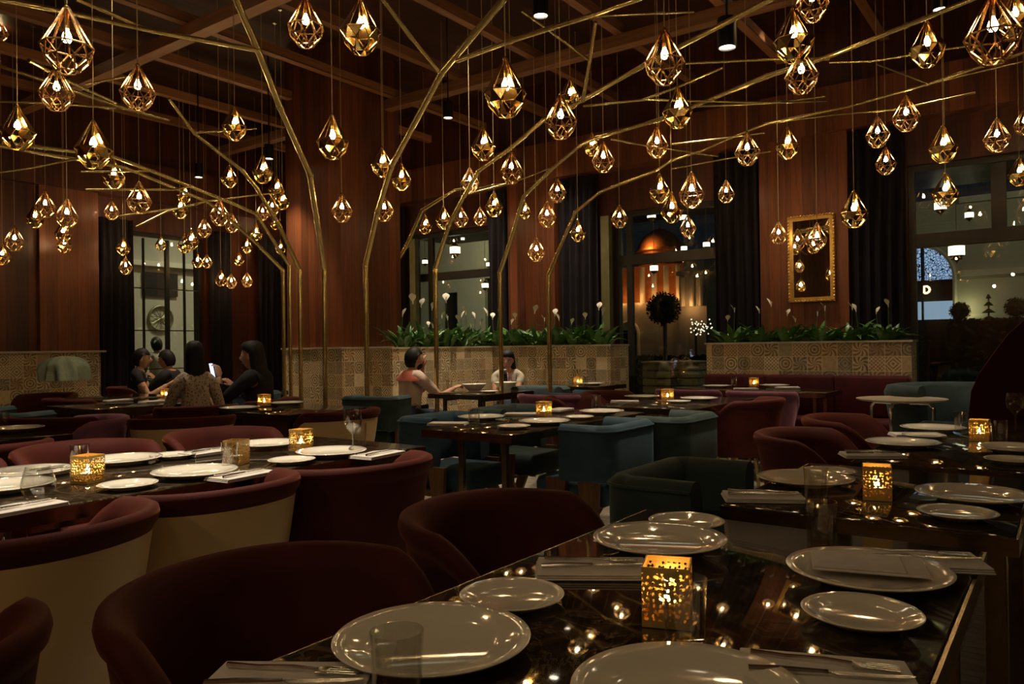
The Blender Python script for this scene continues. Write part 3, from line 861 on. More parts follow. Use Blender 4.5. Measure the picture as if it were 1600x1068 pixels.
# round table with bent legs, right
p = G(1408, 622, .75)
r = thing('round_table', 'round pale-topped side table with bent metal legs by the blue sofa', 'table', p - Vector((0,0,.75)), 0)
link('tabletop', MB().lathe([(.001, .722), (.20, .724), (.31, .736), (.325, .744), (.325, .75), (.001, .75)], 40).mesh('rt', 'stone_cap'), r)
for k in range(4):
    a = PI/4 + k*PI/2; c_, s_ = math.cos(a), math.sin(a)
    link('leg', MB().tube([(.06*c_, .06*s_, .715), (.20*c_, .20*s_, .715), (.23*c_, .23*s_, .68), (.23*c_, .23*s_, .50), (.14*c_, .14*s_, .3), (.20*c_, .20*s_, 0)], .013, 8).mesh('leg', 'steel'), r)

# ------------------------------------------------------------------ tableware
PLATE = MB().lathe([(.001, .004), (.075, .004), (.080, 0), (.088, 0), (.092, .006), (.130, .016), (.145, .020), (.1465, .0225), (.145, .024), (.128, .0205), (.100, .0125), (.090, .0095), (.001, .0095)], 56).mesh('plate', 'porcelain', True, 60)
SIDE = MB().lathe([(.001, .003), (.048, .003), (.052, 0), (.058, 0), (.062, .005), (.084, .012), (.091, .015), (.092, .017), (.0905, .018), (.080, .0155), (.064, .009), (.058, .0075), (.001, .0075)], 48).mesh('side_plate', 'porcelain', True, 60)
BOWL = MB().lathe([(.001, .004), (.05, .004), (.053, 0), (.06, 0), (.064, .008), (.10, .035), (.125, .066), (.130, .070), (.126, .072), (.095, .042), (.055, .016), (.001, .012)], 40).mesh('bowl', 'porcelain', True, 60)
TUMB = MB().lathe([(.001, 0), (.026, 0), (.028, .004), (.033, .105), (.0315, .105), (.0268, .014), (.001, .012)], 28).mesh('tumbler', 'tumbler_glass', True, 50)
ROUNDG = MB().lathe([(.001, 0), (.024, 0), (.030, .006), (.046, .035), (.048, .055), (.040, .085), (.034, .105), (.0325, .105), (.0385, .083), (.046, .054), (.044, .037), (.029, .013), (.001, .010)], 28).mesh('round_glass', 'tumbler_glass', True, 50)
WINE = MB().lathe([(.001, 0), (.034, 0), (.034, .002), (.005, .006), (.004, .075), (.012, .085), (.034, .11), (.040, .14), (.036, .185), (.0345, .185), (.038, .14), (.032, .112), (.010, .090), (.001, .088)], 26).mesh('wine_glass', 'tumbler_glass', True, 50)
def napkin_mesh():
    m = MB()
    for k, (dz, w_, l_) in enumerate(((0, .062, .112), (.0045, .060, .110), (.0090, .059, .108))):
        m.box(-w_, w_+.002*k, -l_, l_, dz, dz+.0042, None, .002)
    return m.mesh('napkin', 'napkin_cloth', True, 40)
NAPK = napkin_mesh()
def fork_mesh():
    m = MB(); m.tube([(0,-.095,.004), (0,-.05,.003), (0,.0,.006), (0,.035,.004)], [.004,.0035,.0028,.003], 8)
    m.box(-.010, .010, .034, .052, .002, .005, None, .001)
    for k in range(4): m.box(-.0105+k*.0062, -.0080+k*.0062, .050, .092, .002, .0045)
    return m.mesh('fork', 'steel')
def knife_mesh():
    m = MB(); m.tube([(0,-.10,.004), (0,-.06,.0045), (0,.0,.004)], [.0045,.005,.0035], 8)
    m.add([(-.001,0,.003),(.008,.01,.003),(.009,.08,.003),(.002,.105,.003),(-.001,.105,.003),(-.001,0,.0052),(.008,.01,.0045),(.009,.08,.0045),(.002,.105,.0045),(-.001,.105,.0052)],
          [(4,3,2,1,0),(5,6,7,8,9),(0,1,6,5),(1,2,7,6),(2,3,8,7),(3,4,9,8),(4,0,5,9)])
    return m.mesh('knife', 'steel')
FORK, KNIFE = fork_mesh(), knife_mesh()
def cube_meshes():
    s_, h = .0375, .095; t_ = .0025
    m = MB()
    for (x0, x1, y0, y1) in ((-s_, s_, -s_, -s_+t_), (-s_, s_, s_-t_, s_), (-s_, -s_+t_, -s_+t_, s_-t_), (s_-t_, s_, -s_+t_, s_-t_)): m.box(x0, x1, y0, y1, .0, h)
    m.box(-s_+t_, s_-t_, -s_+t_, s_-t_, .0005, .003)
    a = m.mesh('shade', 'pierced_gold', False)
    b = MB().lathe([(.001, .003), (.022, .003), (.024, .032), (.022, .034), (.001, .030)], 16).mesh('candle', 'candle_wax')
    c = MB().lathe([(.001, .030), (.006, .036), (.0075, .044), (.004, .054), (.001, .062)], 10).mesh('flame', 'flame_glow')
    return a, b, c
CUBE = cube_meshes()
TZ = .7515
def plate(u, v, label, grp='white dinner plates'):
    return tag(link('dinner_plate', PLATE, None, G(u, v, TZ)), label, 'plate', grp)
def side(u, v, label, grp='white side plates'):
    return tag(link('side_plate', SIDE, None, G(u, v, TZ)), label, 'plate', grp)
def glass(u, v, label, kind=None, grp='drinking glasses'):
    me = {None: TUMB, 'r': ROUNDG, 'w': WINE}[kind]
    return tag(link({None: 'water_glass', 'r': 'round_glass', 'w': 'wine_glass'}[kind], me, None, G(u, v, TZ)), label, 'glass', grp)
def napkin(u, v, label, cutl=None, rot=0.0, grp='folded napkins'):
    p = G(u, v, TZ); rz = ROT + rot
    tag(link('napkin', NAPK, None, p, rz), label, 'napkin', grp)
    if cutl:
        for k, (me, nm, off) in enumerate(((FORK, 'fork', -.022), (KNIFE, 'knife', .018))):
            q = p + Matrix.Rotation(rz, 3, 'Z') @ Vector((off, .0, .0152))
            tag(link(nm, me, None, q, rz + (.08 if k else -.10)), 'steel %s on the napkin %s' % (nm, cutl), nm, nm + 's on napkins')
def candle(u, v, label, lit=True, rot=0.0, pw=.35):
    r = thing('candle_holder', label, 'candle holder', G(u, v, TZ), ROT + rot, 'pierced gold candle cubes')
    link('shade', CUBE[0], r); c = link('candle', CUBE[1], r)
    if lit: link('flame', CUBE[2], c)
    return r
N1 = 'on the nearest table'
plate(676, 1014, 'large white plate at the near left of the nearest table')
plate(1030, 853, 'large white plate at the far left corner of the nearest table')
pr = plate(1355, 903, 'large white plate with a folded cloth napkin on it, right side of nearest table')
plate(1075, 1100, 'large white plate cut by the bottom edge of the photo, nearest table')
side(800, 940, 'small white plate between the large plates on the left of the nearest table')
side(1072, 822, 'small white plate at the far corner of the nearest table')
side(1345, 968, 'small white plate at the right edge of the nearest table')
napkin(925, 892, 'folded napkin on the left edge of the nearest table', 'at the left edge of the nearest table', -1.0)
napkin(1440, 880, 'folded napkin behind the napkin-topped plate, nearest table', 'at the far right of the nearest table', -1.15)
napkin(450, 1075, 'folded napkin at the bottom left corner of the nearest table', 'at the bottom left of the nearest table', -1.0)
napkin(1290, 1062, 'folded napkin at the bottom right of the nearest table', 'at the bottom right of the nearest table', -1.2)
glass(1283, 858, 'clear tumbler at the far centre of the nearest table')
glass(1070, 1012, 'clear tumbler in front of the candle cube on the nearest table')
glass(622, 1118, 'clear tumbler in front of the near left plate, cut by the bottom edge')
candle(1043, 968, 'gold pierced candle cube in the middle of the nearest table', True, .35)
# folded cloth on plate
m = MB(); m.box(-.10, .10, -.065, .065, 0, .005, None, .002); m.box(-.098, .06, -.064, .05, .005, .010, None, .002)
pp = G(1355, 900, TZ); tag(link('napkin', m.mesh('plate_napkin', 'napkin_cloth', True, 40), None, pp + Vector((0,0,.0225)), -.35), 'flat folded cloth lying on the large right plate of the nearest table', 'napkin', 'folded napkins')
N2 = 'small table behind the nearest one'
plate(1258, 755, 'large white plate at the left of the small table behind the nearest one')
plate(1520, 781, 'large white plate at the right of the small table behind the nearest one')
side(1495, 808, 'small white plate at the right front of the small second table')
side(1293, 742, 'small white plate behind the large left plate of the second table')
napkin(1192, 779, 'folded napkin at the left front corner of the second table', 'at the left corner of the second table', -1.1)
candle(1370, 778, 'gold candle cube glowing on the second table of the right row', True, .2)
glass(1275, 790, 'clear tumbler beside the left plate on the second table')
N3 = 'third table'
plate(1410, 697, 'large white plate at the front left of the third right-hand table')
plate(1457, 673, 'large white plate at the back left of the third right-hand table')
plate(1590, 706, 'large white plate at the right edge on the third right-hand table')
side(1582, 723, 'small white plate at the front right of the third right-hand table')
side(1443, 684, 'small white plate between the large plates of the third right-hand table')
napkin(1362, 713, 'folded napkin at the front corner of the third right-hand table', 'at the corner of the third right-hand table', -1.1)
napkin(1432, 681, 'folded napkin further back on the third right-hand table', None, -1.1)
candle(1530, 688, 'gold candle cube on the third right-hand table before the booth')
glass(1502, 676, 'clear tumbler left of the candle cube on the third right-hand table')
glass(1561, 694, 'clear tumbler right of the candle cube on the third right-hand table')
glass(1586, 672, 'tall wine glass at the right edge on the third right-hand table', 'w')
# long left table
plate(305, 743, 'large bright plate nearest the cream chairs in the middle of the long left table')
plate(193, 723, 'large bright plate behind the gold cube at the left of the long left table')
plate(418, 698, 'large bright plate at the far side of the long left table')
plate(518, 711, 'large bright plate at the right end of the long left table')
plate(8, 766, 'large bright plate cut by the left edge, front of the long left table')
plate(45, 743, 'large bright plate behind the round glass at the left edge')
side(201, 762, 'small bright plate just right of the left gold cube')
side(271, 715, 'small bright plate in the middle back of the long left table')
side(456, 723, 'small bright plate in front of the right gold cube on the long left table')
napkin(325, 708, 'folded napkin at the back of the long left table', 'at the back of the long left table', .1)
napkin(95, 737, 'folded napkin behind the left gold cube', 'behind the left gold cube', .1)
napkin(378, 745, 'folded napkin right of the middle plate of the long left table', 'right of the middle plate, long left table', .1)
napkin(590, 712, 'folded napkin at the far right corner of the long left table', 'at the far right corner of the long left table', .1)
napkin(30, 797, 'folded napkin at the left edge of the photo on the long left table', 'at the left edge of the photo', .1)
candle(138, 753, 'gold pierced candle cube at the left end of the long left table', True, .3)
candle(471, 703, 'gold pierced candle cube at the right end of the long left table', True, .2)
candle(370, 724, 'gold candle cube between the glasses in the middle of the long left table', False, .5)
glass(61, 782, 'round clear glass at the left end of the long left table', 'r')
glass(125, 738, 'clear tumbler behind the left gold cube')
glass(360, 733, 'clear tumbler in the middle of the long left table')
glass(552, 706, 'tall wine glass at the right end of the long left table', 'w')
glass(562, 696, 'clear tumbler beside the wine glass on the long left table')
# centre table
plate(752, 655, 'dim white plate at the back left of the centre table')
plate(850, 662, 'dim white plate at the front right of the centre table')
plate(940, 646, 'dim white plate at the far right of the centre table')
side(803, 669, 'small plate at the front edge of the centre table')
side(905, 654, 'small plate right of the front plate on the centre table')
napkin(700, 663, 'folded napkin at the left corner of the centre table', None, -1.1)
napkin(815, 648, 'folded napkin at the back of the centre table', None, -1.1)
napkin(874, 641, 'folded napkin at the far side of the centre table', None, .1)
candle(850, 650, 'gold candle cube on the centre table')
glass(741, 668, 'clear tumbler at the front of the centre table')
glass(931, 640, 'clear tumbler at the back right of the centre table')
# table behind
plate(1003, 622, 'white plate at the left of the table behind the centre one')
plate(1092, 625, 'bright white plate at the right of the table behind the centre one')
side(1060, 629, 'small plate before the candle on the table behind the centre one')
napkin(976, 628, 'folded napkin at the left end of the table behind the centre one', None, -1.1)
candle(1043, 626, 'gold candle cube on the table behind the centre one')
# couple's table
tag(link('bowl', BOWL, None, G(741, 610, TZ)), 'white bowl in front of the seated man', 'bowl', 'white bowls')
tag(link('bowl', BOWL, None, G(790, 607, TZ)), 'white bowl in front of the woman with the phone at the planter', 'bowl', 'white bowls')
side(765, 613, 'small plate between the two white bowls')
glass(702, 609, 'amber-lit tumbler beside the hand of the seated man')
# far tables
plate(925, 601, 'white plate on the far table by the long planter')
candle(903, 601, 'gold candle cube on the far table by the long planter', True)
glass(915, 603, 'tumbler beside the candle on the far table by the long planter')
plate(1120, 605, 'white plate at the left of the table before the banquette')
plate(1210, 604, 'white plate at the right of the table before the banquette')
napkin(1230, 606, 'folded napkin at the right end of the table before the banquette', None, -1.1)
napkin(1165, 608, 'folded napkin in the middle of the table before the banquette', None, -1.1)
candle(1178, 604, 'gold candle cube on the table before the banquette')
glass(1147, 604, 'tumbler left of the candle on the table before the banquette')
plate(25, 673, 'bright plate on the table at the left edge')
glass(6, 668, 'clear tumbler at the left edge beside a bright plate')
candle(413, 634, 'gold candle cube on the small table beside the woman with the phone')
plate(375, 640, 'white plate left of the candle on the small table by the women')
plate(450, 632, 'white plate right of the candle on the small table by the women')
napkin(185, 626, 'folded napkin at the left of the table by the patterned blouse', None, .1)
napkin(240, 628, 'folded napkin in the middle of the table by the patterned blouse', None, .1)
candle(260, 622, 'gold candle cube beside the woman in the patterned blouse')
glass(222, 619, 'clear tumbler on the table by the patterned blouse')
candle(137, 603, 'gold candle cube on the table near the left tiled wall')
plate(95, 604, 'white plate on the table near the left tiled wall')
glass(125, 604, 'tumbler beside the candle near the left tiled wall')
glass(272, 588, 'carafe-like tumbler between the two far diners')
plate(262, 590, 'white plate between the two far diners')

# ================================================================== chairs
def shell_pt(phi, s_, z, rx, ry, k=0.80):
    ex = .93
    sn, cs = math.sin(phi), math.cos(phi)
    x = math.copysign(abs(sn)**ex, sn)*rx*s_
    y = -math.copysign(abs(cs)**ex, cs)*ry*s_
    return (x, y, z)
def tub_meshes():
    rx, ry = .305, .305; N = 44; PH = math.radians(128)
    def top(phi):
        t = max(0, (abs(math.degrees(phi))-82)/46.0)
        return .775 - .26*min(1, t)**1.4 + .012*math.cos(phi)
    def scl(z): # outer flare
        t = (z-.36)/.42
        return .76 + .24*t**.8 if t > 0 else .76
    outer, back = [], []
    for i in range(N+1):
        phi = -PH + 2*PH*i/N; h = top(phi)
        lo = []
        zs = [.36 + (h-.05-.36)*j/5 for j in range(6)]
        for z in zs: lo.append(shell_pt(phi, scl(z), z, rx, ry))
        for z in reversed(zs): lo.append(shell_pt(phi, scl(z)-.055, z, rx, ry))
        outer.append(lo)
        s1 = scl(h)
        def q(off, z): return shell_pt(phi, scl(z)+off, z, rx, ry)
        lp = [q(.006, h-.052), q(.034, h-.040), q(.040, h-.020), q(.020, h-.003), q(-.03, h+.004), q(-.09, h-.004), q(-.14, h-.022), q(-.165, h-.055)]
        zb = .40
        lp += [q(-.165, h-.055-(h-.055-zb)*t) for t in (.35, .7, 1.0)] + [q(-.06, zb)] + [q(-.058, h-.055-(h-.055-zb)*t) for t in (.7, .35)]
        back.append(lp)
    mo = MB().loft(outer); mbk = MB().loft(back)
    seat = MB(); loops = []
    for (s_, z) in ((.60, .36), (.70, .365), (.74, .385), (.72, .40), (.76, .41), (.80, .435), (.80, .455), (.74, .475), (.4, .482), (.02, .483)):
        loops.append([(math.copysign(abs(math.cos(a))**.75, math.cos(a))*rx*s_, math.copysign(abs(math.sin(a))**.75, math.sin(a))*ry*s_ + .02, z) for a in [2*PI*k/32 for k in range(32)]])
    seat.loft(loops)
    legs = []
    for sx in (-1, 1):
        for sy in (-1, 1):
            legs.append(MB().tube([(sx*.155, sy*.155, .372), (sx*.205, sy*.205, 0.0)], [.016, .009], 10))
    return mo, mbk, seat, legs
_mo, _mb, _seat, _legs = tub_meshes()
SH_OUT = {k: _mo.mesh('outer', m_, True, 60) for k, m_ in (('cream', 'cream_leather'), ('red', 'burgundy_velvet'), ('plum', 'plum_velvet'))}
SH_IN = {k: _mb.mesh('inner', m_, True, 60) for k, m_ in (('red', 'burgundy_velvet'), ('plum', 'plum_velvet'))}
SH_SEAT = {k: _seat.mesh('seat', m_, True, 60) for k, m_ in (('red', 'burgundy_velvet'), ('plum', 'plum_velvet'))}
SH_LEG = [l.mesh('leg', 'brass') for l in _legs]
def tub(x, y, rot, label, out='red', inn='red', s=1.0):
    r = thing('tub_chair', label, 'chair', (x, y, 0), rot, 'velvet tub chairs')
    r.scale = (s*1.0, s*1.0, 1)
    link('outer_shell', SH_OUT[out], r); link('backrest', SH_IN[inn], r); link('seat', SH_SEAT[inn], r)
    for l in SH_LEG: link('leg', l, r)
    return r
def tubR(al, be, rot, label, out='red', inn='red', s=1.0):
    p = R(al, be); return tub(p.x, p.y, rot, label, out, inn, s)
tub(-.385, 1.36, FB, 'dark burgundy tub chair at the bottom left of the nearest table')
tub(.03, 1.95, FB, 'dark burgundy tub chair at the far left side of the nearest table')
tub(-1.035, 1.10, FMB+.1, 'burgundy tub chair cut off by the bottom left corner')
tubR(.86, -2.18, FMB+.38, 'cream-backed tub chair nearest the left edge at the long left table', 'cream', s=.98)
tubR(1.44, -2.30, FMB+.15, 'cream-backed tub chair, second along the long left table', 'cream', s=.95)
tubR(2.02, -2.26, FMB, 'dark burgundy tub chair at the right end of the long left table', s=1.02)
tubR(1.00, -3.47, FB, 'burgundy tub chair at the left edge behind the long left table')
tubR(1.66, -3.50, FB, 'rust red tub chair behind the left gold cube')
tubR(2.32, -3.46, FB, 'rust red tub chair behind the middle glasses of the long left table')
tubR(1.45, -4.20, FMB, 'burgundy tub chair below the table at the left edge')
tubR(2.30, -5.10, FMA-.3, 'plum tub chair with lit rim at the table by the left edge', 'plum', 'plum')
tub(-2.15, 5.0, FMB-.5, 'cream-backed tub chair in front of the two women', 'cream', s=1.05)
tub(-3.05, 5.15, FA+.5, 'dark burgundy tub chair left of the cream-backed chair by the women')
tub(-1.25, 5.36, FMB, 'burgundy tub chair with cream back seen in profile before the column', 'cream')
tubR(5.40, -3.22, FB, 'rust lit tub chair left of the table behind the centre one')
tubR(6.02, -3.22, FB, 'far rust tub chair left of the table behind the centre one')
tub(.36, 6.75, FA, 'plum tub chair seen from behind, left of the lit blue armchair', 'plum', 'plum')
tub(1.74, 5.85, FMB, 'dark red tub chair on tall gold legs right of the centre')
tubR(3.66, -.90, FB, 'dark burgundy tub chair at the near left of the third right-hand table')
tubR(4.52, -.92, FB, 'dark burgundy tub chair at the far left of the third right-hand table')
tubR(6.78, -2.88, FA, 'plum tub chair at the left front of the table before the banquette', 'plum', 'plum')
tubR(6.78, -2.20, FA, 'plum tub chair at the right front of the table before the banquette', 'plum', 'plum')
tubR(3.40, -7.40, FA, 'burgundy tub chair before the table near the left tiled wall')

def boxy_meshes():
    W_, Dp, T, rc = .29, .27, .095, .10
    path = []
    def arc(cx, cy, a0, a1, n=7):
        for k in range(n+1):
            a = math.radians(a0 + (a1-a0)*k/n); path.append((cx+rc*math.cos(a), cy+rc*math.sin(a), math.cos(a), math.sin(a)))
    for t in (0, .5, 1): path.append((W_, .05 - t*(.05+Dp-rc), 1, 0))
    arc(W_-rc, -Dp+rc, 0, -90)
    for t in (.33, .66): path.append((W_-rc - t*2*(W_-rc), -Dp, 0, -1))
    arc(-W_+rc, -Dp+rc, -90, -180)
    for t in (0, .5, 1): path.append((-W_, -Dp+rc + t*(.05+Dp-rc), -1, 0))
    loops = []
    z0, z1 = .47, .775
    for (x, y, nx, ny) in path:
        lp = []
        for (o, z) in ((-.006, z0+.012), (0, z0+.03), (0, z1-.045), (-.006, z1-.018), (-.024, z1-.003), (-.045, z1), (-.065, z1-.004), (-.080, z1-.018), (-T, z1-.045), (-T, z0+.03), (-T+.01, z0), (-.02, z0)):
            lp.append((x+nx*o, y+ny*o, z))
        loops.append(lp)
    band = MB().loft(loops)
    # piping at the top edge
    pip = MB().tube([(x+nx*.002, y+ny*.002, z1-.030) for (x, y, nx, ny) in path], .006, 6)
    seat = MB().box(-.205, .205, -.20, .27, .33, .47, None, .035)
    legs = []
    for sx in (-1, 1):
        for sy in (-1, 1):
            xx = sx*.262; yt, ybm = sy*.10-.02, sy*.22-.01
            lo = []
            for (y, z, w_) in ((yt, .482, .065), (yt*1.1, .30, .045), (ybm*.85, .14, .035), (ybm, 0, .030)):
                lo.append([(xx-.013, y-w_, z), (xx+.013, y-w_, z), (xx+.013, y+w_, z), (xx-.013, y+w_, z)])
            legs.append(MB().loft(lo))
    rail = MB().box(-.255, .255, -.03, .01, .30, .335).box(-.25, .25, -.14, .14, .318, .334)
    return band, pip, seat, legs, rail
_band, _pip, _bseat, _blegs, _rail = boxy_meshes()
BX = {c: (_band.mesh('band', m_, True, 50), _pip.mesh('piping', m_, True), _bseat.mesh('seat', m_, True, 50)) for c, m_ in (('blue', 'blue_velvet'), ('teal', 'teal_velvet'))}
BXL = [l.mesh('leg', 'leg_wood', False) for l in _blegs]; BXR = _rail.mesh('rail', 'leg_wood', False)
def boxy(x, y, rot, label, c='blue', s=1.0):
    r = thing('armchair', label, 'armchair', (x, y, 0), rot, 'blue velvet armchairs')
    r.scale = (s, s, 1)
    b = link('backrest', BX[c][0], r); link('piping', BX[c][1], b); link('seat', BX[c][2], r); link('seat_rail', BXR, r)
    for l in BXL: link('leg', l, r)
    return r
def boxyR(al, be, rot, label, c='blue', s=1.0):
    p = R(al, be); return boxy(p.x, p.y, rot, label, c, s)
boxy(.665, 2.60, FB, 'large dark teal armchair left of the second right-hand table', 'teal')
boxyR(3.80, -2.20, FMB, 'blue armchair with wooden legs at the right of the centre table')
boxyR(4.42, -2.06, FMB, 'dark teal armchair behind the blue one right of the centre table', 'teal')
boxyR(3.72, -3.16, FB, 'lit blue armchair at the left of the centre table')
boxyR(4.42, -3.16, FB, 'dark teal armchair at the far left of the centre table', 'teal')
boxyR(5.02, -5.15, FA+.25, 'teal armchair the man in the pink shirt sits in', 'teal')
boxyR(6.72, -4.55, FMA+.25, 'armchair the woman at the planter sits in', 'teal')
boxyR(6.10, -3.82, FMB, 'light blue armchair right of the woman at the planter')
boxy(-3.70, 5.75, FA+.4, 'dark teal armchair at the left edge near the tiled wall', 'teal')
boxy(-4.35, 6.30, FA+.4, 'dark teal armchair further left near the tiled wall', 'teal')
boxy(-2.72, 7.9, FMB+.6, 'light blue armchair between the two women and the column')
boxy(-2.62, 10.0, FMB+.6, 'blue armchair beyond the woman with the phone')

# sofa right, booth right, banquette under mirror
p = D(1462, 600, 6.4)
r = thing('sofa', 'rounded blue velvet sofa at right beyond the round table', 'sofa', (p.x+.1, p.y, 0), FMA+.9)
m = MB(); loops = []
for i in range(25):
    ph = math.radians(-115 + 230*i/24); cs, sn = -math.cos(ph), math.sin(ph)
    lp = [(rr*sn*1.25, rr*cs, z) for rr, z in ((.36, .12), (.38, .5), (.42, .78), (.40, .83), (.35, .84), (.31, .80), (.28, .5), (.28, .12))]
    loops.append(lp)
link('backrest', m.loft(loops).mesh('sofa_back', 'teal_velvet', True, 60), r)
link('seat', MB().lathe([(.30, .10), (.31, .38), (.28, .44), (.001, .45)], 32).mesh('sofa_seat', 'blue_velvet', True, 60), r)
for k in range(4): link('leg', MB().tube([(.2*math.cos(PI/4+k*PI/2), .2*math.sin(PI/4+k*PI/2), .10), (.22*math.cos(PI/4+k*PI/2), .22*math.sin(PI/4+k*PI/2), 0)], .015, 8).mesh('leg', 'leg_wood'), r)

r = thing('booth_seat', 'tall dark burgundy winged booth back at the right edge', 'booth', (0,0,0), 0)
pf = D(1560, 600, 4.9)
# wing outline (in the plane facing the camera side), given real thickness
out = [(1512, 700), (1514, 640), (1517, 610), (1530, 583), (1552, 552), (1575, 522), (1600, 500), (1640, 470), (1720, 440), (1720, 700)]
front = [D(u, v, 4.9) for u, v in out]
front[0].z = front[-1].z = 0.02
back = [q + Vector((.10, .16, 0)) for q in front]
n = len(front)
m = MB().add(front + back, [tuple(range(n-1, -1, -1)), tuple(range(n, 2*n))] + [(i, (i+1) % n, n+(i+1) % n, n+i) for i in range(n)])
link('wing', m.mesh('wing', 'banquette_velvet', False), r)
m = MB().box(3.2, 4.6, 5.12, 5.3, .02, 1.0, None, .05)
link('backrest', m.mesh('bb', 'banquette_velvet', True, 50), r)
m = MB().box(3.15, 4.6, 4.95, 5.12, .02, .46, None, .04)
link('seat', m.mesh('bs', 'banquette_velvet', True, 50), r)

r = thing('banquette', 'long dark red banquette along the planter under the mirror', 'bench', R(0, 0), ROT)
for k in range(3):
    x0 = -3.32 + k*.69
    link('back_cushion', MB().box(x0, x0+.685, 8.20, 8.38, .44, .86, None, .03).mesh('bc', 'banquette_velvet', True, 50), r)
    link('seat_cushion', MB().box(x0, x0+.685, 7.80, 8.20, .32, .45, None, .03).mesh('scu', 'banquette_velvet', True, 50), r)
link('base', MB().box(-3.30, -1.27, 7.86, 8.38, 0, .32).mesh('base', 'banquette_velvet', False), r)

# shawl over a chair by the left wall
r = tub(-4.75, 7.75, FMA+.5, 'tub chair with a pale shawl on it by the left tiled wall', 'red')
q = D(98, 575, 7.5)
m = MB(); loops = []
for i in range(14):
    t = i/13; lp = []
    for k in range(60):
        a = 2*PI*k/60
        fold = 1 + (.05 + .16*t)*math.sin(a*11 + 1.5*math.sin(a*2)) + .10*math.sin(a*3 + 1)
        rr = .16*max(0, 1-(1-t)**2.6)**.5*fold*(1 + .14*math.sin(a*2+t*3) + .08*math.sin(a*5-t*4)) + .004
        lp.append((rr*1.15*math.cos(a), rr*.75*math.sin(a), .24*(1-t)**.7*(1 + .22*math.sin(a+.6)*t + .12*math.sin(a*4+t*5)*t)))
    loops.append(lp)
tag(link('shawl', m.loft(loops, cap=False).mesh('shawl', 'pale_leaf', True, 70), None, (q.x, q.y, q.z-.12), .4), 'pale green pleated shawl heaped on a chair back by the left tiled wall', 'shawl')

# ================================================================== people
def skin_mesh(verts, edges, radii, root, mat, sub=2):
    me = bpy.data.meshes.new('skeleton'); me.from_pydata([tuple(v) for v in verts], edges, [])
    o = bpy.data.objects.new('skeleton_tmp', me); COL.objects.link(o)
    md = o.modifiers.new('skin', 'SKIN'); md.use_smooth_shade = True
    for i, v in enumerate(me.skin_vertices[0].data):
        rr = radii[i]; v.radius = rr if hasattr(rr, '__len__') else (rr, rr)
        v.use_root = (i == root); v.use_loose = False
    s_ = o.modifiers.new('sub', 'SUBSURF'); s_.levels = sub; s_.render_levels = sub
    dg = bpy.context.evaluated_depsgraph_get(); dg.update()
    ev = o.evaluated_get(dg)
    nm = bpy.data.meshes.new_from_object(ev)
    vs = [tuple(v.co) for v in nm.vertices]; fs = [tuple(p.vertices) for p in nm.polygons]
    bpy.data.objects.remove(o); bpy.data.meshes.remove(nm); bpy.data.meshes.remove(me)
    return vs, fs
def elbow(sh, hand, l1, l2, hint):
    d = hand - sh; L = min(d.length, (l1+l2)*.98); dn = d.normalized()
    a = (l1*l1 - l2*l2 + L*L)/(2*L); h = math.sqrt(max(l1*l1-a*a, 0))
    hn = (hint - dn*hint.dot(dn)).normalized()
    return sh + dn*a + hn*h, sh + dn*L
def hand_geo(mb, wrist, fwd, side_, palmn, curl, mat):
    fwd = fwd.normalized(); side_ = (side_ - fwd*side_.dot(fwd)).normalized(); pn = fwd.cross(side_)
    if pn.dot(palmn) < 0: pn = -pn
    pc = wrist + fwd*.045
    loops = []
    for t, wd, th in ((-.01, .024, .018), (.02, .034, .016), (.05, .040, .014), (.08, .040, .012), (.092, .034, .010)):
        c = wrist + fwd*t
        loops.append([tuple(c + side_*wd*math.cos(a) + pn*th*math.sin(a)) for a in [2*PI*k/10 for k in range(10)]])
    mb.loft(loops, mat=mat)
    for k, (off, ln) in enumerate(((-.029, .070), (-.010, .080), (.010, .076), (.028, .060))):
        p = wrist + fwd*.086 + side_*off; d = fwd.copy(); pts = [p - fwd*.012]
        ang = 0
        pts.append(p.copy())
        for sgm in (.42, .32, .26):
            ang += curl*(.7 + .1*k)
            d = fwd*math.cos(ang) + pn*math.sin(ang); p = p + d*ln*sgm; pts.append(p.copy())
        mb.tube(pts, [.0088, .0088, .0082, .0076, .0058], 7, mat)
    p = wrist + fwd*.03 - side_*.030
    mb.tube([p + side_*.012, p, p + fwd*.030 - side_*.022 + pn*.008, p + fwd*.058 - side_*.022 + pn*.020], [.011, .0115, .0095, .0070], 7, mat)
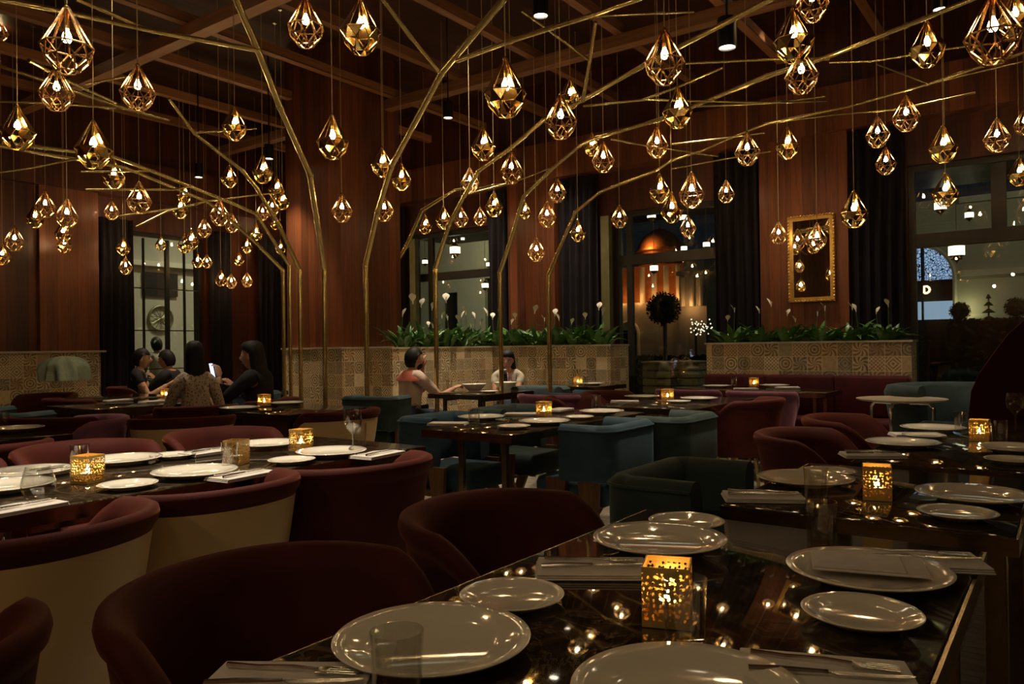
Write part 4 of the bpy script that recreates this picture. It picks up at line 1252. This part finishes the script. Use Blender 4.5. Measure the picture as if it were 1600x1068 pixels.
def head_geo(mb, c, Rm, mat):
    start = len(mb.v); n, m = 28, 22; loops = []
    for i in range(m+1):
        th = PI*i/m; cz = -math.cos(th); q = max(math.sin(th), .02); lp = []
        for k in range(n):
            a = 2*PI*k/n; sx, sy = math.cos(a), math.sin(a)
            x, y, z = .074*q*sx, .092*q*sy, .115*cz
            if z < 0:
                t = -z/.115; x *= 1-.30*t; y *= (1-.12*t)
                if sy > 0: y += .012*t*sy
            f = max(0, sy)*q
            ax = abs(x)
            y += f*.026*math.exp(-(x/.011)**2)*math.exp(-((z+.012)/.020)**2)          # nose
            y += f*.010*math.exp(-(x/.012)**2)*math.exp(-((z-.012)/.022)**2)
            y -= f*.009*math.exp(-((ax-.030)/.015)**2)*math.exp(-((z-.012)/.011)**2)   # eye sockets
            y += f*.006*math.exp(-(x/.022)**2)*math.exp(-((z+.052)/.009)**2)          # lips
            y += f*.006*math.exp(-(x/.02)**2)*math.exp(-((z+.092)/.014)**2)           # chin
            lp.append((x, y, z))
        loops.append(lp)
    mb.loft(loops, mat=mat)
    for s_ in (-1, 1):
        mb.ball((s_*.030, .079, .012), (.012, .008, .0065), 8, 6, 'white_cloth')
        mb.ball((s_*.030, .0835, .012), (.006, .005, .006), 8, 6, 'eye_dark')
        mb.tube([(s_*.016, .088, .030), (s_*.032, .086, .034), (s_*.046, .076, .029)], .0035, 5, 'hair_black')
        mb.ball((s_*.075, -.004, -.004), (.008, .018, .030), 8, 6, mat)
    mb.tube([(-.020, .090, -.052), (0, .096, -.050), (.020, .090, -.052)], [.003, .0052, .003], 6, 'lip')
    mb.xf(Matrix.Translation(c) @ Rm.to_4x4(), start)
def hair_cap(mb, c, Rm, grow=.015, cut=.0):
    start = len(mb.v); n, m = 24, 14; loops = []
    for i in range(m+1):
        th = PI*i/m; cz = math.cos(th); q = max(math.sin(th), .02); lp = []
        for k in range(n):
            a = 2*PI*k/n; sx, sy = math.cos(a), math.sin(a)
            rg = 1 + .025*math.sin(a*11 + i*1.7); x, y, z = (.074+grow)*q*sx*rg, (.092+grow)*q*sy*rg - .006, (.115+grow)*cz*rg + .004
            lim = .045 + .02*abs(sx) if sy > .15 else (-.01 if sy > -.2 else -.085)
            if sy > .15 and z < lim: y = min(y, (.09*sy)*.72); z = max(z, lim-.004)
            elif z < lim: z = lim; x *= .9; y *= .93
            lp.append((x, y, z))
        loops.append(lp)
    mb.loft(loops)
    mb.xf(Matrix.Translation(c) @ Rm.to_4x4(), start)
def long_hair(mb, c, Rm, length, fwd=0.02, wide=.095):
    start = len(mb.v); loops = []
    rows = [(.132, .012, .0, .014), (.126, .045, -.004, .055), (.108, .070, -.006, .084), (.075, .086, -.010, .094), (.050, .090, -.024, .084), (.020, .092, -.040, .066), (-.05, .094, -.048, .060), (-.12, .098, -.050, .058)]
    for k in range(1, 9):
        t = k/8; rows.append((-.12 - t*(length-.12), wide*(1.06 - .10*t - .42*t**4), -.056 - .035*t, .056 - .030*t))
    for i, (z, w_, yc, dp) in enumerate(rows):
        loops.append([(w_*math.cos(a)*(1+.025*math.sin(a*9+i*.3)*(i > 4)), yc + dp*math.sin(a)*(1+.04*math.sin(a*13)), z) for a in [2*PI*k/36 for k in range(36)]])
    mb.loft(loops)
    mb.xf(Matrix.Translation(c) @ Rm.to_4x4(), start)
def person(name_label, x, y, rot, cloth, hair, handL, handR, lean=.0, yaw=0.0, pitch=0.0, sleeve='short', seat=.47, s=1.0, beard=False, yoke=False, hair_len=.4, curl=.55, trousers='denim', twist=0.0):
    """local frame: faces +Y, seat height given; hands are target points in this frame"""
    r = thing('person', name_label, 'person', (x, y, 0), rot, 'seated diners')
    r.scale = s if hasattr(s, '__len__') else (s, s, s)
    pel = Vector((0, 0, seat+.10)); ch = Vector((0, lean*.6, seat+.36)); sp = (pel+ch)/2 + Vector((0, -.015, 0))
    nb = Vector((0, lean, seat+.52)); nk = nb + Vector((0, .012, .04)); hb = nk + Vector((0, .018, .045))
    shL, shR = nb + Vector((-.165, -.005, -.045)), nb + Vector((.165, -.005, -.045))
    eL, wL = elbow(shL, Vector(handL), .28, .25, Vector((-.5, -.5, -1))); eR, wR = elbow(shR, Vector(handR), .28, .25, Vector((.5, -.5, -1)))
    hipL, hipR = pel + Vector((-.09, .02, -.02)), pel + Vector((.09, .02, -.02))
    kL, kR = Vector((-.13, .40, seat+.06)), Vector((.13, .40, seat+.06))
    aL, aR = Vector((-.13, .36, .085)), Vector((.13, .36, .085)); tL, tR = Vector((-.14, .50, .035)), Vector((.14, .50, .035))
    V = [pel, sp, ch, nb, nk, hb, shL, eL, wL, shR, eR, wR, hipL, kL, aL, tL, hipR, kR, aR, tR]
    E = [(0,1),(1,2),(2,3),(3,4),(4,5),(3,6),(6,7),(7,8),(3,9),(9,10),(10,11),(0,12),(12,13),(13,14),(14,15),(0,16),(16,17),(17,18),(18,19)]
    Rd = [(.145,.11),(.125,.095),(.145,.10),(.075,.07),(.050,.052),(.052,.055),.058,.041,.026,.058,.041,.026,.085,.058,.036,.030,.085,.058,.036,.030]
    vs, fs = skin_mesh(V, E, Rd, 0, 'skin')
    b = MB().add(vs, fs)
    hc = hb + Vector((0, .012, .075)); Rm = Euler((pitch, 0, yaw)).to_matrix()
    head_geo(b, hc, Rm, '_')
    hand_geo(b, wL, (wL-eL), Vector((-1,0,0)) if abs((wL-eL).normalized().x) < .8 else Vector((0,1,0)), Vector((0,.3,-1)), curl, '_')
    hand_geo(b, wR, (wR-eR), Vector((1,0,0)) if abs((wR-eR).normalized().x) < .8 else Vector((0,1,0)), Vector((0,.3,-1)), curl, '_')
    link('body', b.mesh('body', 'skin', True, 75), r)
    # shirt
    g = .013
    f = .80 if yoke else .45
    V2 = [pel + Vector((0,0,-.03)), sp, ch, nb + Vector((0,-.004,.022)), shL, shL.lerp(eL, f if sleeve == 'short' else 1), shR, shR.lerp(eR, f if sleeve == 'short' else 1)]
    E2 = [(0,1),(1,2),(2,3),(3,4),(4,5),(3,6),(6,7)]
    R2 = [(.158,.125),(.140,.110),(.160,.115),(.088,.084),.068,.056 if sleeve == 'short' else .050,.068,.056 if sleeve == 'short' else .050]
    if sleeve == 'long':
        V2 += [eL.lerp(wL, .72), eR.lerp(wR, .72)]; E2 += [(5,8),(7,9)]; R2 += [.042, .042]
    vs, fs = skin_mesh(V2, E2, R2, 0, cloth)
    link('shirt', MB().add(vs, fs).mesh('shirt', cloth, True, 75), r)
    V3 = [pel + Vector((0,0,-.02)), hipL, kL, aL + Vector((0,0,.03)), hipR, kR, aR + Vector((0,0,.03))]
    vs, fs = skin_mesh(V3, [(0,1),(1,2),(2,3),(0,4),(4,5),(5,6)], [(.150,.12), .098, .070, .052, .098, .070, .052], 0, trousers)
    link('trousers', MB().add(vs, fs).mesh('trousers', trousers, True, 75), r)
    h = MB()
    if hair == 'long': long_hair(h, hc, Rm, hair_len)
    else: hair_cap(h, hc, Rm)
    link('hair', h.mesh('hair', 'hair_black', True, 75), r)
    if beard:
        q = MB(); q.ball((0, .040, -.070), (.056, .050, .044), 14, 9); q.xf(Matrix.Translation(hc) @ Rm.to_4x4())
        link('beard', q.mesh('beard', 'hair_black', True, 75), r)
    if yoke:
        q = MB(); loops = []
        for i in range(7):
            t = i/6; z = nb.z + .040 - t*.105
            w_ = .075 + .125*min(1, t*1.25)**.8; dp = .080 + .045*t
            loops.append([(w_*math.cos(a), nb.y - .01 + dp*math.sin(a), z) for a in [PI + PI*k/14 for k in range(15)]])
        q.loft(loops, closed=False, cap=False)
        link('shirt_yoke', q.mesh('yoke', 'red_yoke', True, 75), r)
    return r, hc, wL, wR
# man in the pink shirt: sits with his back three-quarters to us, facing the planter side
pm = R(5.15, -5.12)
pm = D(640, 600, 7.75)
person('bearded man in a pale pink shirt with red shoulders, hand raised to his mouth', pm.x, pm.y, -.75, 'pink_shirt', 'short', (-.01, .19, 1.04), (.22, .44, .82),
       .03, -.25, 0, 'short', .46, .95, True, True)
pw_ = D(795, 600, 8.75)
r, hc, wL, wR = person('woman with long dark hair looking down at the phone in her hands, before the planter', pw_.x, pw_.y, PI-.15, 'white_cloth', 'long', (-.035, .30, .93), (.035, .30, .93),
       .06, 0, -.30, 'short', .48, .90, hair_len=.42, curl=.7)
def phone(loc, rot, label):
    r = thing('phone', label, 'phone', loc, rot)
    r.rotation_euler = rot
    link('body', MB().box(-.036, .036, -.0045, .0045, -.075, .075, None, .003).mesh('phone', 'phone_black'), r)
    link('screen', MB().box(-.033, .033, .0045, .0052, -.070, .070).mesh('screen', 'screen_glow', False), r)
def local(px, py, rot, v): 
    q = Matrix.Rotation(rot, 3, 'Z') @ Vector(v); return Vector((px+q.x, py+q.y, q.z))
phone(local(pw_.x, pw_.y, PI-.15, (0, .335, .885)), (.5, 0, -.15), 'dark phone held in both hands by the woman at the planter')
# woman in patterned blouse, long hair, seen from behind
pa = D(306, 600, 6.0)
person('woman with very long black hair in a patterned blouse, seen from behind', pa.x, pa.y, .55, 'patterned_blouse', 'long', (-.20, .36, .80), (.20, .30, .80),
       .02, 0, 0, 'long', .47, (.78, .9, 1.0), hair_len=.46)
# woman with phone facing left
pb = D(408, 600, 6.6)
person('woman in dark top facing left holding up a phone', pb.x, pb.y, 1.35, 'black_cloth', 'long', (-.10, .34, .98), (.14, .34, .88),
       .04, .10, -.12, 'long', .47, 1.0, hair_len=.36)
phone(local(pb.x, pb.y, 1.35, (-.08, .42, 1.02)), (.2, 0, 1.5+PI), 'glowing phone held up by the woman facing left')
# far diners by the left window
pc = D(212, 600, 9.2)
person('man in a black t-shirt facing right at a far table by the left window', pc.x, pc.y, -1.2, 'black_cloth', 'short', (-.08, .36, .80), (.16, .36, .80),
       .03, 0, -.1, 'short', .43, 1.0)
pd = D(275, 600, 9.6)
person('diner in dark clothes facing left across from the man in the black t-shirt', pd.x, pd.y, 1.45, 'black_cloth', 'short', (-.12, .36, .90), (.12, .34, .84),
       .08, 0, -.2, 'long', .41, 1.0)
pe = D(252, 560, 11.0); 
person('person in a pale shirt seated just outside the left window', R(6.56, -11.7).x, R(6.56, -11.7).y, .9, 'white_cloth', 'short', (-.12, .30, .84), (.12, .30, .84),
       .03, 0, -.1, 'short', .62, 1.0)
for (px, rt, lb) in ((pa, .55, 'burgundy tub chair under the woman in the patterned blouse'), (pb, 1.35, 'burgundy tub chair under the woman facing left'),
                     (pc, -1.2, 'burgundy tub chair under the man in the black t-shirt'), (pd, 1.45, 'burgundy tub chair under the diner in dark clothes')):
    tub(px.x, px.y, rt, lb)
boxy(R(6.56, -11.7).x, R(6.56, -11.7).y, .9, 'armchair outside under the person in the pale shirt', 'teal', .95)

# ================================================================== outside
struct('ground', MB().box(-60, 45, WB+.3, 75, -.12, -.02), 'lawn_green', label='dark lawn outside the windows')
mb = MB().box(-30, WL-.3, -4, WB+.3, -.12, -.02); struct('exterior_paving', mb, 'stone_cap')
struct('terrace_roof', MB().box(-10, 6.5, WB+.31, WB+2.8, 3.25, 3.4), 'dark_frame')
# pale building at right with an arch, ledges, blue lattice and a sign
AB = 22.0
r = thing('building', 'pale rendered building with an arched opening seen through the right window', 'building', (0,0,0), ROT)
xa = toR(D(1440, 450, 19.6))[1]; RA = .72
pa_ = []
m = MB()
# wall with an arched opening: strips above and beside
m.box(xa+RA, 40, AB, AB+.4, 0, 4.75).box(xa-2.6, xa-RA, AB, AB+.4, 0, 4.75)
NZ = 16
for k in range(NZ):
    a0 = PI*k/NZ; a1 = PI*(k+1)/NZ
    x0, x1 = xa+RA*math.cos(a1), xa+RA*math.cos(a0); zz0 = 2.75+RA*math.sin(a0)*1.15; zz1 = 2.75+RA*math.sin(a1)*1.15
    m.add([(x0, AB, zz1), (x1, AB, zz0), (x1, AB, 4.75), (x0, AB, 4.75), (x0, AB+.4, zz1), (x1, AB+.4, zz0), (x1, AB+.4, 4.75), (x0, AB+.4, 4.75)],
          [(0,1,2,3), (7,6,5,4), (0,4,5,1)])
link('facade_wall', m.mesh('fw', 'facade', False), r)
m = MB()
m.tube([(xa+RA, AB-.03, 0)] + [(xa+(RA+.03)*math.cos(PI*k/20), AB-.03, 2.75+(RA+.03)*1.15*math.sin(PI*k/20)) for k in range(21)] + [(xa-RA, AB-.03, 0)], .055, 6)
m.box(xa+RA+.15, 40, AB-.10, AB, 2.78, 2.92).box(xa+RA+.05, 40, AB-.14, AB, 1.72, 1.84).box(xa+RA+.15, 40, AB-.06, AB, 4.6, 4.75)
link('stone_trim', m.mesh('st', 'facade_trim', False), r)
m = MB().box(xa-RA, xa-.03, AB+.2, AB+.24, 2.75, 3.7).box(xa+.05, xa+RA, AB+.2, AB+.24, 2.75, 3.7)
link('lattice_window', m.mesh('lw', 'lattice_window', False), r)
link('shop_window', MB().box(xa-RA, xa+RA-.04, AB+.2, AB+.24, 1.74, 2.2).mesh('sw', 'shop_glow', False), r)
m = MB().box(xa-RA, xa+RA, AB+.25, AB+.32, 0, 3.7).box(xa-RA, xa+RA, AB+.14, AB+.2, 2.2, 2.74).box(xa-.02, xa+.03, AB+.1, AB+.2, 0, 3.6)
link('door_frame', m.mesh('df', 'dark_glass', False), r)
# sign letter D
q = MB(); zc = 2.50; xs = toR(D(1450, 455, 19.5))[1]
xs -= .04
pts = [(xs-.055, AB+.08, zc-.085), (xs-.055, AB+.08, zc+.085), (xs+.01, AB+.08, zc+.085), (xs+.055, AB+.08, zc+.05), (xs+.07, AB+.08, zc), (xs+.055, AB+.08, zc-.05), (xs+.01, AB+.08, zc-.085), (xs-.055, AB+.08, zc-.085)]
q.tube(pts, .026, 8)
o = link('sign_letter', q.mesh('D', 'sign_glow'), None, (0,0,0), ROT); tag(o, 'glowing orange letter D sign under the blue arched window', 'sign')
# facade beyond the other windows
r = thing('building', 'pale low building with dark openings seen through the window behind the couple', 'building', (0,0,0), ROT)
m = MB(); AC = 15.0
m.box(-15.0, -13.1, AC, AC+.3, 0, 6).box(-12.6, -11.7, AC, AC+.3, 0, 6).box(-10.9, -9.9, AC, AC+.3, 0, 6).box(-13.1, -12.6, AC, AC+.3, 2.6, 6).box(-11.7, -10.9, AC, AC+.3, 2.9, 6)
link('facade_wall', m.mesh('fw2', 'facade', False), r)
link('door', MB().box(-13.1, -12.6, AC+.1, AC+.15, 0, 2.6).box(-11.7, -10.9, AC+.1, AC+.15, 0, 2.9).mesh('dr', 'dark_glass', False), r)
# domed building
AD = 34.0
pc0 = toR(D(1030, 400, 36)); cxm = pc0[1]; ADm = pc0[0]
r = thing('building', 'distant domed building lit orange, with a colonnade and a square tower', 'building', (0,0,0), ROT)
m = MB()
m.box(cxm-2.6, cxm+2.3, ADm, ADm+3, 0, 3.2)
link('base_wall', m.mesh('bw', 'facade', False), r)
m = MB().box(cxm-2.4, cxm+1.0, ADm+.6, ADm+2.6, 3.2, 5.0); link('upper_wall', m.mesh('uw', 'copper_dome', False), r)
for k in range(6): link('column', MB().tube([(cxm-2.3+k*.62, ADm+.35, 3.2), (cxm-2.3+k*.62, ADm+.35, 4.9)], .13, 10).mesh('cl', 'facade_trim'), r)
link('drum', MB().lathe([(1.05, 0), (1.05, .7), (1.2, .75), (1.2, .85)], 24, None, (cxm-.7, ADm+1.6, 5.0)).mesh('drm', 'copper_dome'), r)
link('dome', MB().lathe([(1.1, .8), (1.05, 1.1), (.8, 1.5), (.4, 1.78), (.03, 1.9), (.03, 2.3)], 24, None, (cxm-.7, ADm+1.6, 5.0)).mesh('dm', 'copper_dome'), r)
m = MB().box(cxm+1.15, cxm+2.45, ADm-.4, ADm+1.2, 0, 4.3).box(cxm+1.05, cxm+2.55, ADm-.5, ADm+1.3, 4.3, 4.5).box(cxm+1.3, cxm+2.3, ADm-.3, ADm+1.1, 4.5, 5.3)
link('tower', m.mesh('tw', 'facade', False), r)
for k in range(3): link('tower_column', MB().tube([(cxm+1.35+k*.45, ADm-.5, 2.9), (cxm+1.35+k*.45, ADm-.5, 4.2)], .12, 8).mesh('tc', 'facade_trim'), r)
m = MB().tube([(cxm-2.1, ADm-.1, 0)] + [(cxm-1.6+.5*math.cos(PI-PI*k/12), ADm-.1, 1.7+.6*math.sin(PI*k/12)) for k in range(13)] + [(cxm-1.1, ADm-.1, 0)], .09, 6)
link('arch_trim', m.mesh('at', 'facade_trim', False), r)
link('arch_opening', MB().box(cxm-2.05, cxm-1.15, ADm-.05, ADm+.01, 0, 1.9).mesh('ao', 'dark_glass', False), r)
for k in range(4):
    q = R(ADm-.15, cxm-2.0+k*.95, 3.35); lamp('facade_uplight', 'POINT', q, 9, (1, .38, .12), .1)
lamp('facade_uplight', 'POINT', R(ADm+.2, cxm-.7, 5.9), 14, (1, .36, .10), .1)
lamp('facade_uplight', 'POINT', R(ADm-.9, cxm+1.8, 2.9), 8, (1, .42, .16), .1)
lamp('facade_uplight', 'POINT', R(ADm-4, cxm, 3.5), 5, (1, .85, .6), .2)

def foliage_ball(c, rx, rz, n, seed, size=.05):
    rd = random.Random(seed); m = MB()
    m.ball(c, (rx*.82, rx*.82, rz*.82), 16, 12)
    for _ in range(n):
        while True:
            p = Vector((rd.uniform(-1,1), rd.uniform(-1,1), rd.uniform(-1,1)))
            if .6 < p.length < 1: break
        q = Vector(c) + Vector((p.x*rx, p.y*rx, p.z*rz)); a = Vector((rd.uniform(-1,1), rd.uniform(-1,1), rd.uniform(-1,1))).normalized(); b = a.orthogonal().normalized()
        s_ = size*rd.uniform(.6, 1.3)
        m.add([q-a*s_, q+b*s_*.45, q+a*s_, q-b*s_*.45], [(0,1,2,3)])
    return m
def topiary(u, v, d, r_px, label, z0=0.0, trunk=.03, sq=1.0, n=900):
    c = D(u, v, d); rr = r_px*d/F
    r = thing('topiary_tree', label, 'tree', (c.x, c.y, 0), 0)
    link('crown', foliage_ball((0,0,c.z), rr, rr*sq, n, int(u), rr*.13).mesh('crown', 'tree_green', False), r)
    link('trunk', MB().tube([(0,0,z0), (.02,0,c.z)], [trunk, trunk*.8], 8).mesh('trunk', 'bark'), r)
topiary(1037, 482, 13.2, 27, 'round clipped tree on a pale trunk outside the middle window', trunk=.045)
topiary(1500, 486, 18.0, 15, 'small round tree lit from behind by the pale wall, outside the right window')
topiary(1588, 480, 17.0, 17, 'dark round tree at the right edge outside the right window')
c = D(1545, 490, 18.2)
r = thing('conifer', 'small tiered conifer between two round trees outside the right window', 'tree', (c.x, c.y, 0), 0)
m = MB()
for k in range(5): m.lathe([(.02, 1.5+k*.17+.10), (.24-.045*k, 1.5+k*.17), (.02, 1.5+k*.17+.01)], 12)
link('foliage', m.mesh('cf', 'tree_green'), r); link('trunk', MB().tube([(0,0,0), (0,0,2.2)], .02, 6).mesh('tr', 'bark'), r)
def hedge(label, x0, x1, y0, y1, z1, seed):
    rd = random.Random(seed); m = MB().box(x0, x1, y0, y1, -.02, z1-.05)
    for _ in range(1600):
        x = rd.uniform(x0, x1); z = rd.uniform(0.2, z1); y = y0 - .02
        if rd.random() < .35: z = z1-.04; y = rd.uniform(y0, y1)
        a = Vector((rd.uniform(-1,1), rd.uniform(-1,1), rd.uniform(-1,1))).normalized(); b = a.orthogonal(); q = Vector((x, y, z)); s_ = .09
        m.add([q-a*s_, q+b*s_*.5, q+a*s_, q-b*s_*.5], [(0,1,2,3)])
    o = link('hedge', m.mesh('hedge', 'hedge_green', False), None, (0,0,0), ROT); tag(o, label, 'hedge')
hedge('dark clipped hedge below the pale wall outside the right window', xa+.9, 14, 19.0, 19.8, 1.66, 3)
hedge('low dark hedge outside the middle window below the round tree', -9.5, -3.5, 14.6, 15.3, .95, 5)
# slatted crates outside the middle window
for k, (u, lb) in enumerate(((1036, 'slatted wooden planter crate outside the middle window, left of two'), (1078, 'slatted wooden planter crate outside the middle window, right of two'))):
    c = D(u, 600, 10.3); r = thing('planter_crate', lb, 'crate', (c.x, c.y, 0), ROT, 'slatted crates')
    m = MB()
    for j in range(9): m.box(-.20, .20, -.20, -.18, .06+j*.10, .145+j*.10).box(-.20, .20, .18, .20, .06+j*.10, .145+j*.10).box(-.20, -.18, -.18, .18, .06+j*.10, .145+j*.10).box(.18, .20, -.18, .18, .06+j*.10, .145+j*.10)
    link('slats', m.mesh('slats', 'crate_wood', False), r)
    m = MB()
    for sx in (-1, 1):
        for sy in (-1, 1): m.box(sx*.165-.015, sx*.165+.015, sy*.165-.015, sy*.165+.015, -.02, .95)
    link('posts', m.mesh('posts', 'crate_wood', False), r)
    link('top_rim', MB().box(-.215, .215, -.215, .215, .955, .975).mesh('rim', 'stone_cap', False), r)
# twinkling lights
for k, (u, v, d) in enumerate(((1086, 505, 16), (1104, 505, 16), (1088, 516, 15), (1105, 515, 15))):
    rd = random.Random(k); c = D(u, v, d); m = MB(); w_ = MB(); last = None
    for j in range(9):
        q = (rd.uniform(-.11, .11), rd.uniform(-.1, .1), rd.uniform(-.09, .09)); m.ball(q, .016, 6, 5)
        if last: w_.tube([last, q], .003, 4)
        last = q
    w_.tube([(0,0,-c.z), (0,0,0)], .012, 5)
    r = thing('string_lights', 'cluster of twinkling fairy lights outside the middle window, %s' % ('upper left', 'upper right', 'lower left', 'lower right')[k], 'fairy lights', c, 0, 'fairy lights in the garden')
    link('wire', w_.mesh('wire', 'black_metal'), r); link('bulbs', m.mesh('bulbs', 'string_glow'), r)['kind'] = 'stuff'
# lanterns hanging under the terrace roof
LSH = MB().lathe([(.10, -.085), (.13, -.08), (.13, .08), (.10, .085)], 18).mesh('lantern_shade', 'lantern_glow', True, 40)
def lant_frame():
    m = MB()
    for z in (-.09, .085): m.lathe([(.135, z), (.14, z+.004), (.135, z+.010), (.08, z+.010)], 18)
    m.lathe([(.12, .095), (.07, .14), (.05, .17), (.012, .20), (.012, .26)], 14)
    m.lathe([(.10, -.09), (.07, -.13), (.03, -.17), (.012, -.20), (.004, -.23)], 14)
    for k in range(10): a = 2*PI*k/10; m.ball((.08*math.cos(a), .08*math.sin(a), -.14), .012, 6, 4)
    return m.mesh('lantern_frame', 'frame_gold')
LFR = lant_frame()
LAN = [(1495,392,24,10.2,'largest white-glowing lantern, hanging low outside the right window'),(1470,322,18,11.0,'white lantern behind the upper left of the right window'),(1515,336,13,11.6,'small white lantern high outside the right window'),
 (1018,336,14,10.9,'white lantern high outside the left of the middle window'),(1022,419,13,11.3,'white lantern below the transom of the middle window'),(1068,340,12,11.0,'white lantern behind the mullion top of the middle window'),(1069,388,10,11.4,'small white lantern right of centre in the middle window'),
 (1104,382,11,11.2,'white lantern at the upper right of the middle window'),(711,391,17,12.6,'wide white lantern behind the window above the couple'),(723,373,6,13.0,'tiny white lamp above the wide lantern, window above the couple'),(764,413,9,12.9,'small lantern at the right of the window above the couple'),(758,446,11,12.6,'low white lantern at the right of the window above the couple'),(664,409,9,12.9,'small white lantern beside the bronze post of the couple window')]
for (u, v, wp, d, lb) in LAN:
    c = D(u, v, d); s_ = wp*d/F/.27
    al, be = toR(c)
    r = thing('lantern', lb, 'lantern', c, 0, 'white glowing lanterns outside'); r.scale = (s_,)*3
    link('shade', LSH, r); link('frame', LFR, r)
    top = 3.25 if al < WB+2.8 else 3.25
    link('chain', CORDM, r, (0,0,.24), None, (.004/s_, .004/s_, max(.05, (top-c.z)/s_-.24)))
# left: facade outside the left window
r = thing('building', 'pale facade with a round medallion seen through the left window', 'building', (0,0,0), ROT)
XL = -13.2
link('facade_wall', MB().box(XL-.3, XL, 3.5, 12.5, 0, 6).mesh('fw3', 'facade', False), r)
def on(u, v):
    du, dv = UV(u, v); t = du/F
    d = XL/(B2[0]*t + B2[1]); p = D(u, v, d); return toR(p)[0], p.z
y0, z1 = on(221, 424); y1, z0 = on(276, 464)
link('dark_panel', MB().box(XL, XL+.04, y0, y1, z0, z1).mesh('dp', 'dark_frame', False), r)
yc, zc = on(250, 497); ye, _ = on(268, 497); rr = ye-yc
m = MB().tube([(XL+.03, yc+rr*math.cos(2*PI*k/32), zc+rr*math.sin(2*PI*k/32)) for k in range(33)], rr*.10, 8)
for k in range(6):
    a = PI*k/6; m.tube([(XL+.03, yc-rr*math.cos(a), zc-rr*math.sin(a)), (XL+.03, yc+rr*math.cos(a), zc+rr*math.sin(a))], rr*.03, 5)
link('medallion', m.mesh('md', 'bronze_frame'), r)
ya, za = on(208, 410); yb, zb = on(315, 418)
link('ledge', MB().box(XL, XL+.10, 3.5, 12.5, zb-.05, zb+.04).mesh('lg', 'facade_trim', False), r)

# added lamps without fittings light the outside, plus the wall uplight
lamp('added_outdoor_light', 'AREA', R(8.0, -11.6, 4.6), 90, (1, .93, .72), .8, (0, math.radians(-35), ROT))
lamp('added_outdoor_light', 'POINT', R(17.5, 4.5, 6.2), 170, (1, .90, .64), .12)
lamp('wall_uplight', 'POINT', R(AB-.35, toR(D(1514, 486, 19.0))[1], 2.0), 2.5, (1, .88, .50), .04)
lamp('added_outdoor_light', 'POINT', R(13.0, -10.5, 4.2), 60, (1, .88, .62), .08)
# further ceiling downlights over the tables (their fittings sit above the frame)
def down(al, be, power, label, spot=70):
    p = R(al, be, CE-.12)
    r = thing('downlight', label, 'ceiling light', p, 0, 'black cylinder downlights')
    link('housing', MB().lathe([(.046, .012), (.046, 0), (.055, 0), (.055, .12), (.001, .12)], 20).mesh('h', 'black_metal'), r)
    link('lens', MB().lathe([(.001, .010), (.045, .010), (.045, .018), (.001, .018)], 20).mesh('l', 'downlight_glow'), r)
    l = lamp('downlight_beam', 'SPOT', (0,0,-.01), power*SPOT, (1, .84, .62), .05, (0,0,0), spot, .8); l.parent = r
for q, pw in (((-1.9, -.4, 2.35), 8), ((.1, -1.2, 2.4), 1.8), ((1.5, -.7, 2.35), 1.8), ((-.9, .3, 2.5), 2.2), ((-.1, .8, 2.7), 2.2)):  # added bare fill lamps for the near chairs, in place of unseen pendants
    lamp('added_fill_light', 'POINT', q, pw, (1, .74, .40), .03)
down(1.7, -2.85, 400, 'black downlight over the long left table', 44)
down(5.6, -2.5, 230, 'black downlight over the table behind the centre one', 34)
down(6.0, -4.9, 190, 'black downlight over the table of the couple', 44)
down(8.0, -6.9, 260, 'black downlight over the left of the long planter', 62)
down(8.0, -5.4, 180, 'black downlight over the right of the long planter', 62)
down(7.9, -2.3, 90, 'black downlight over the banquette', 60)
down(3.4, -6.4, 110, 'black downlight over the two women', 55)
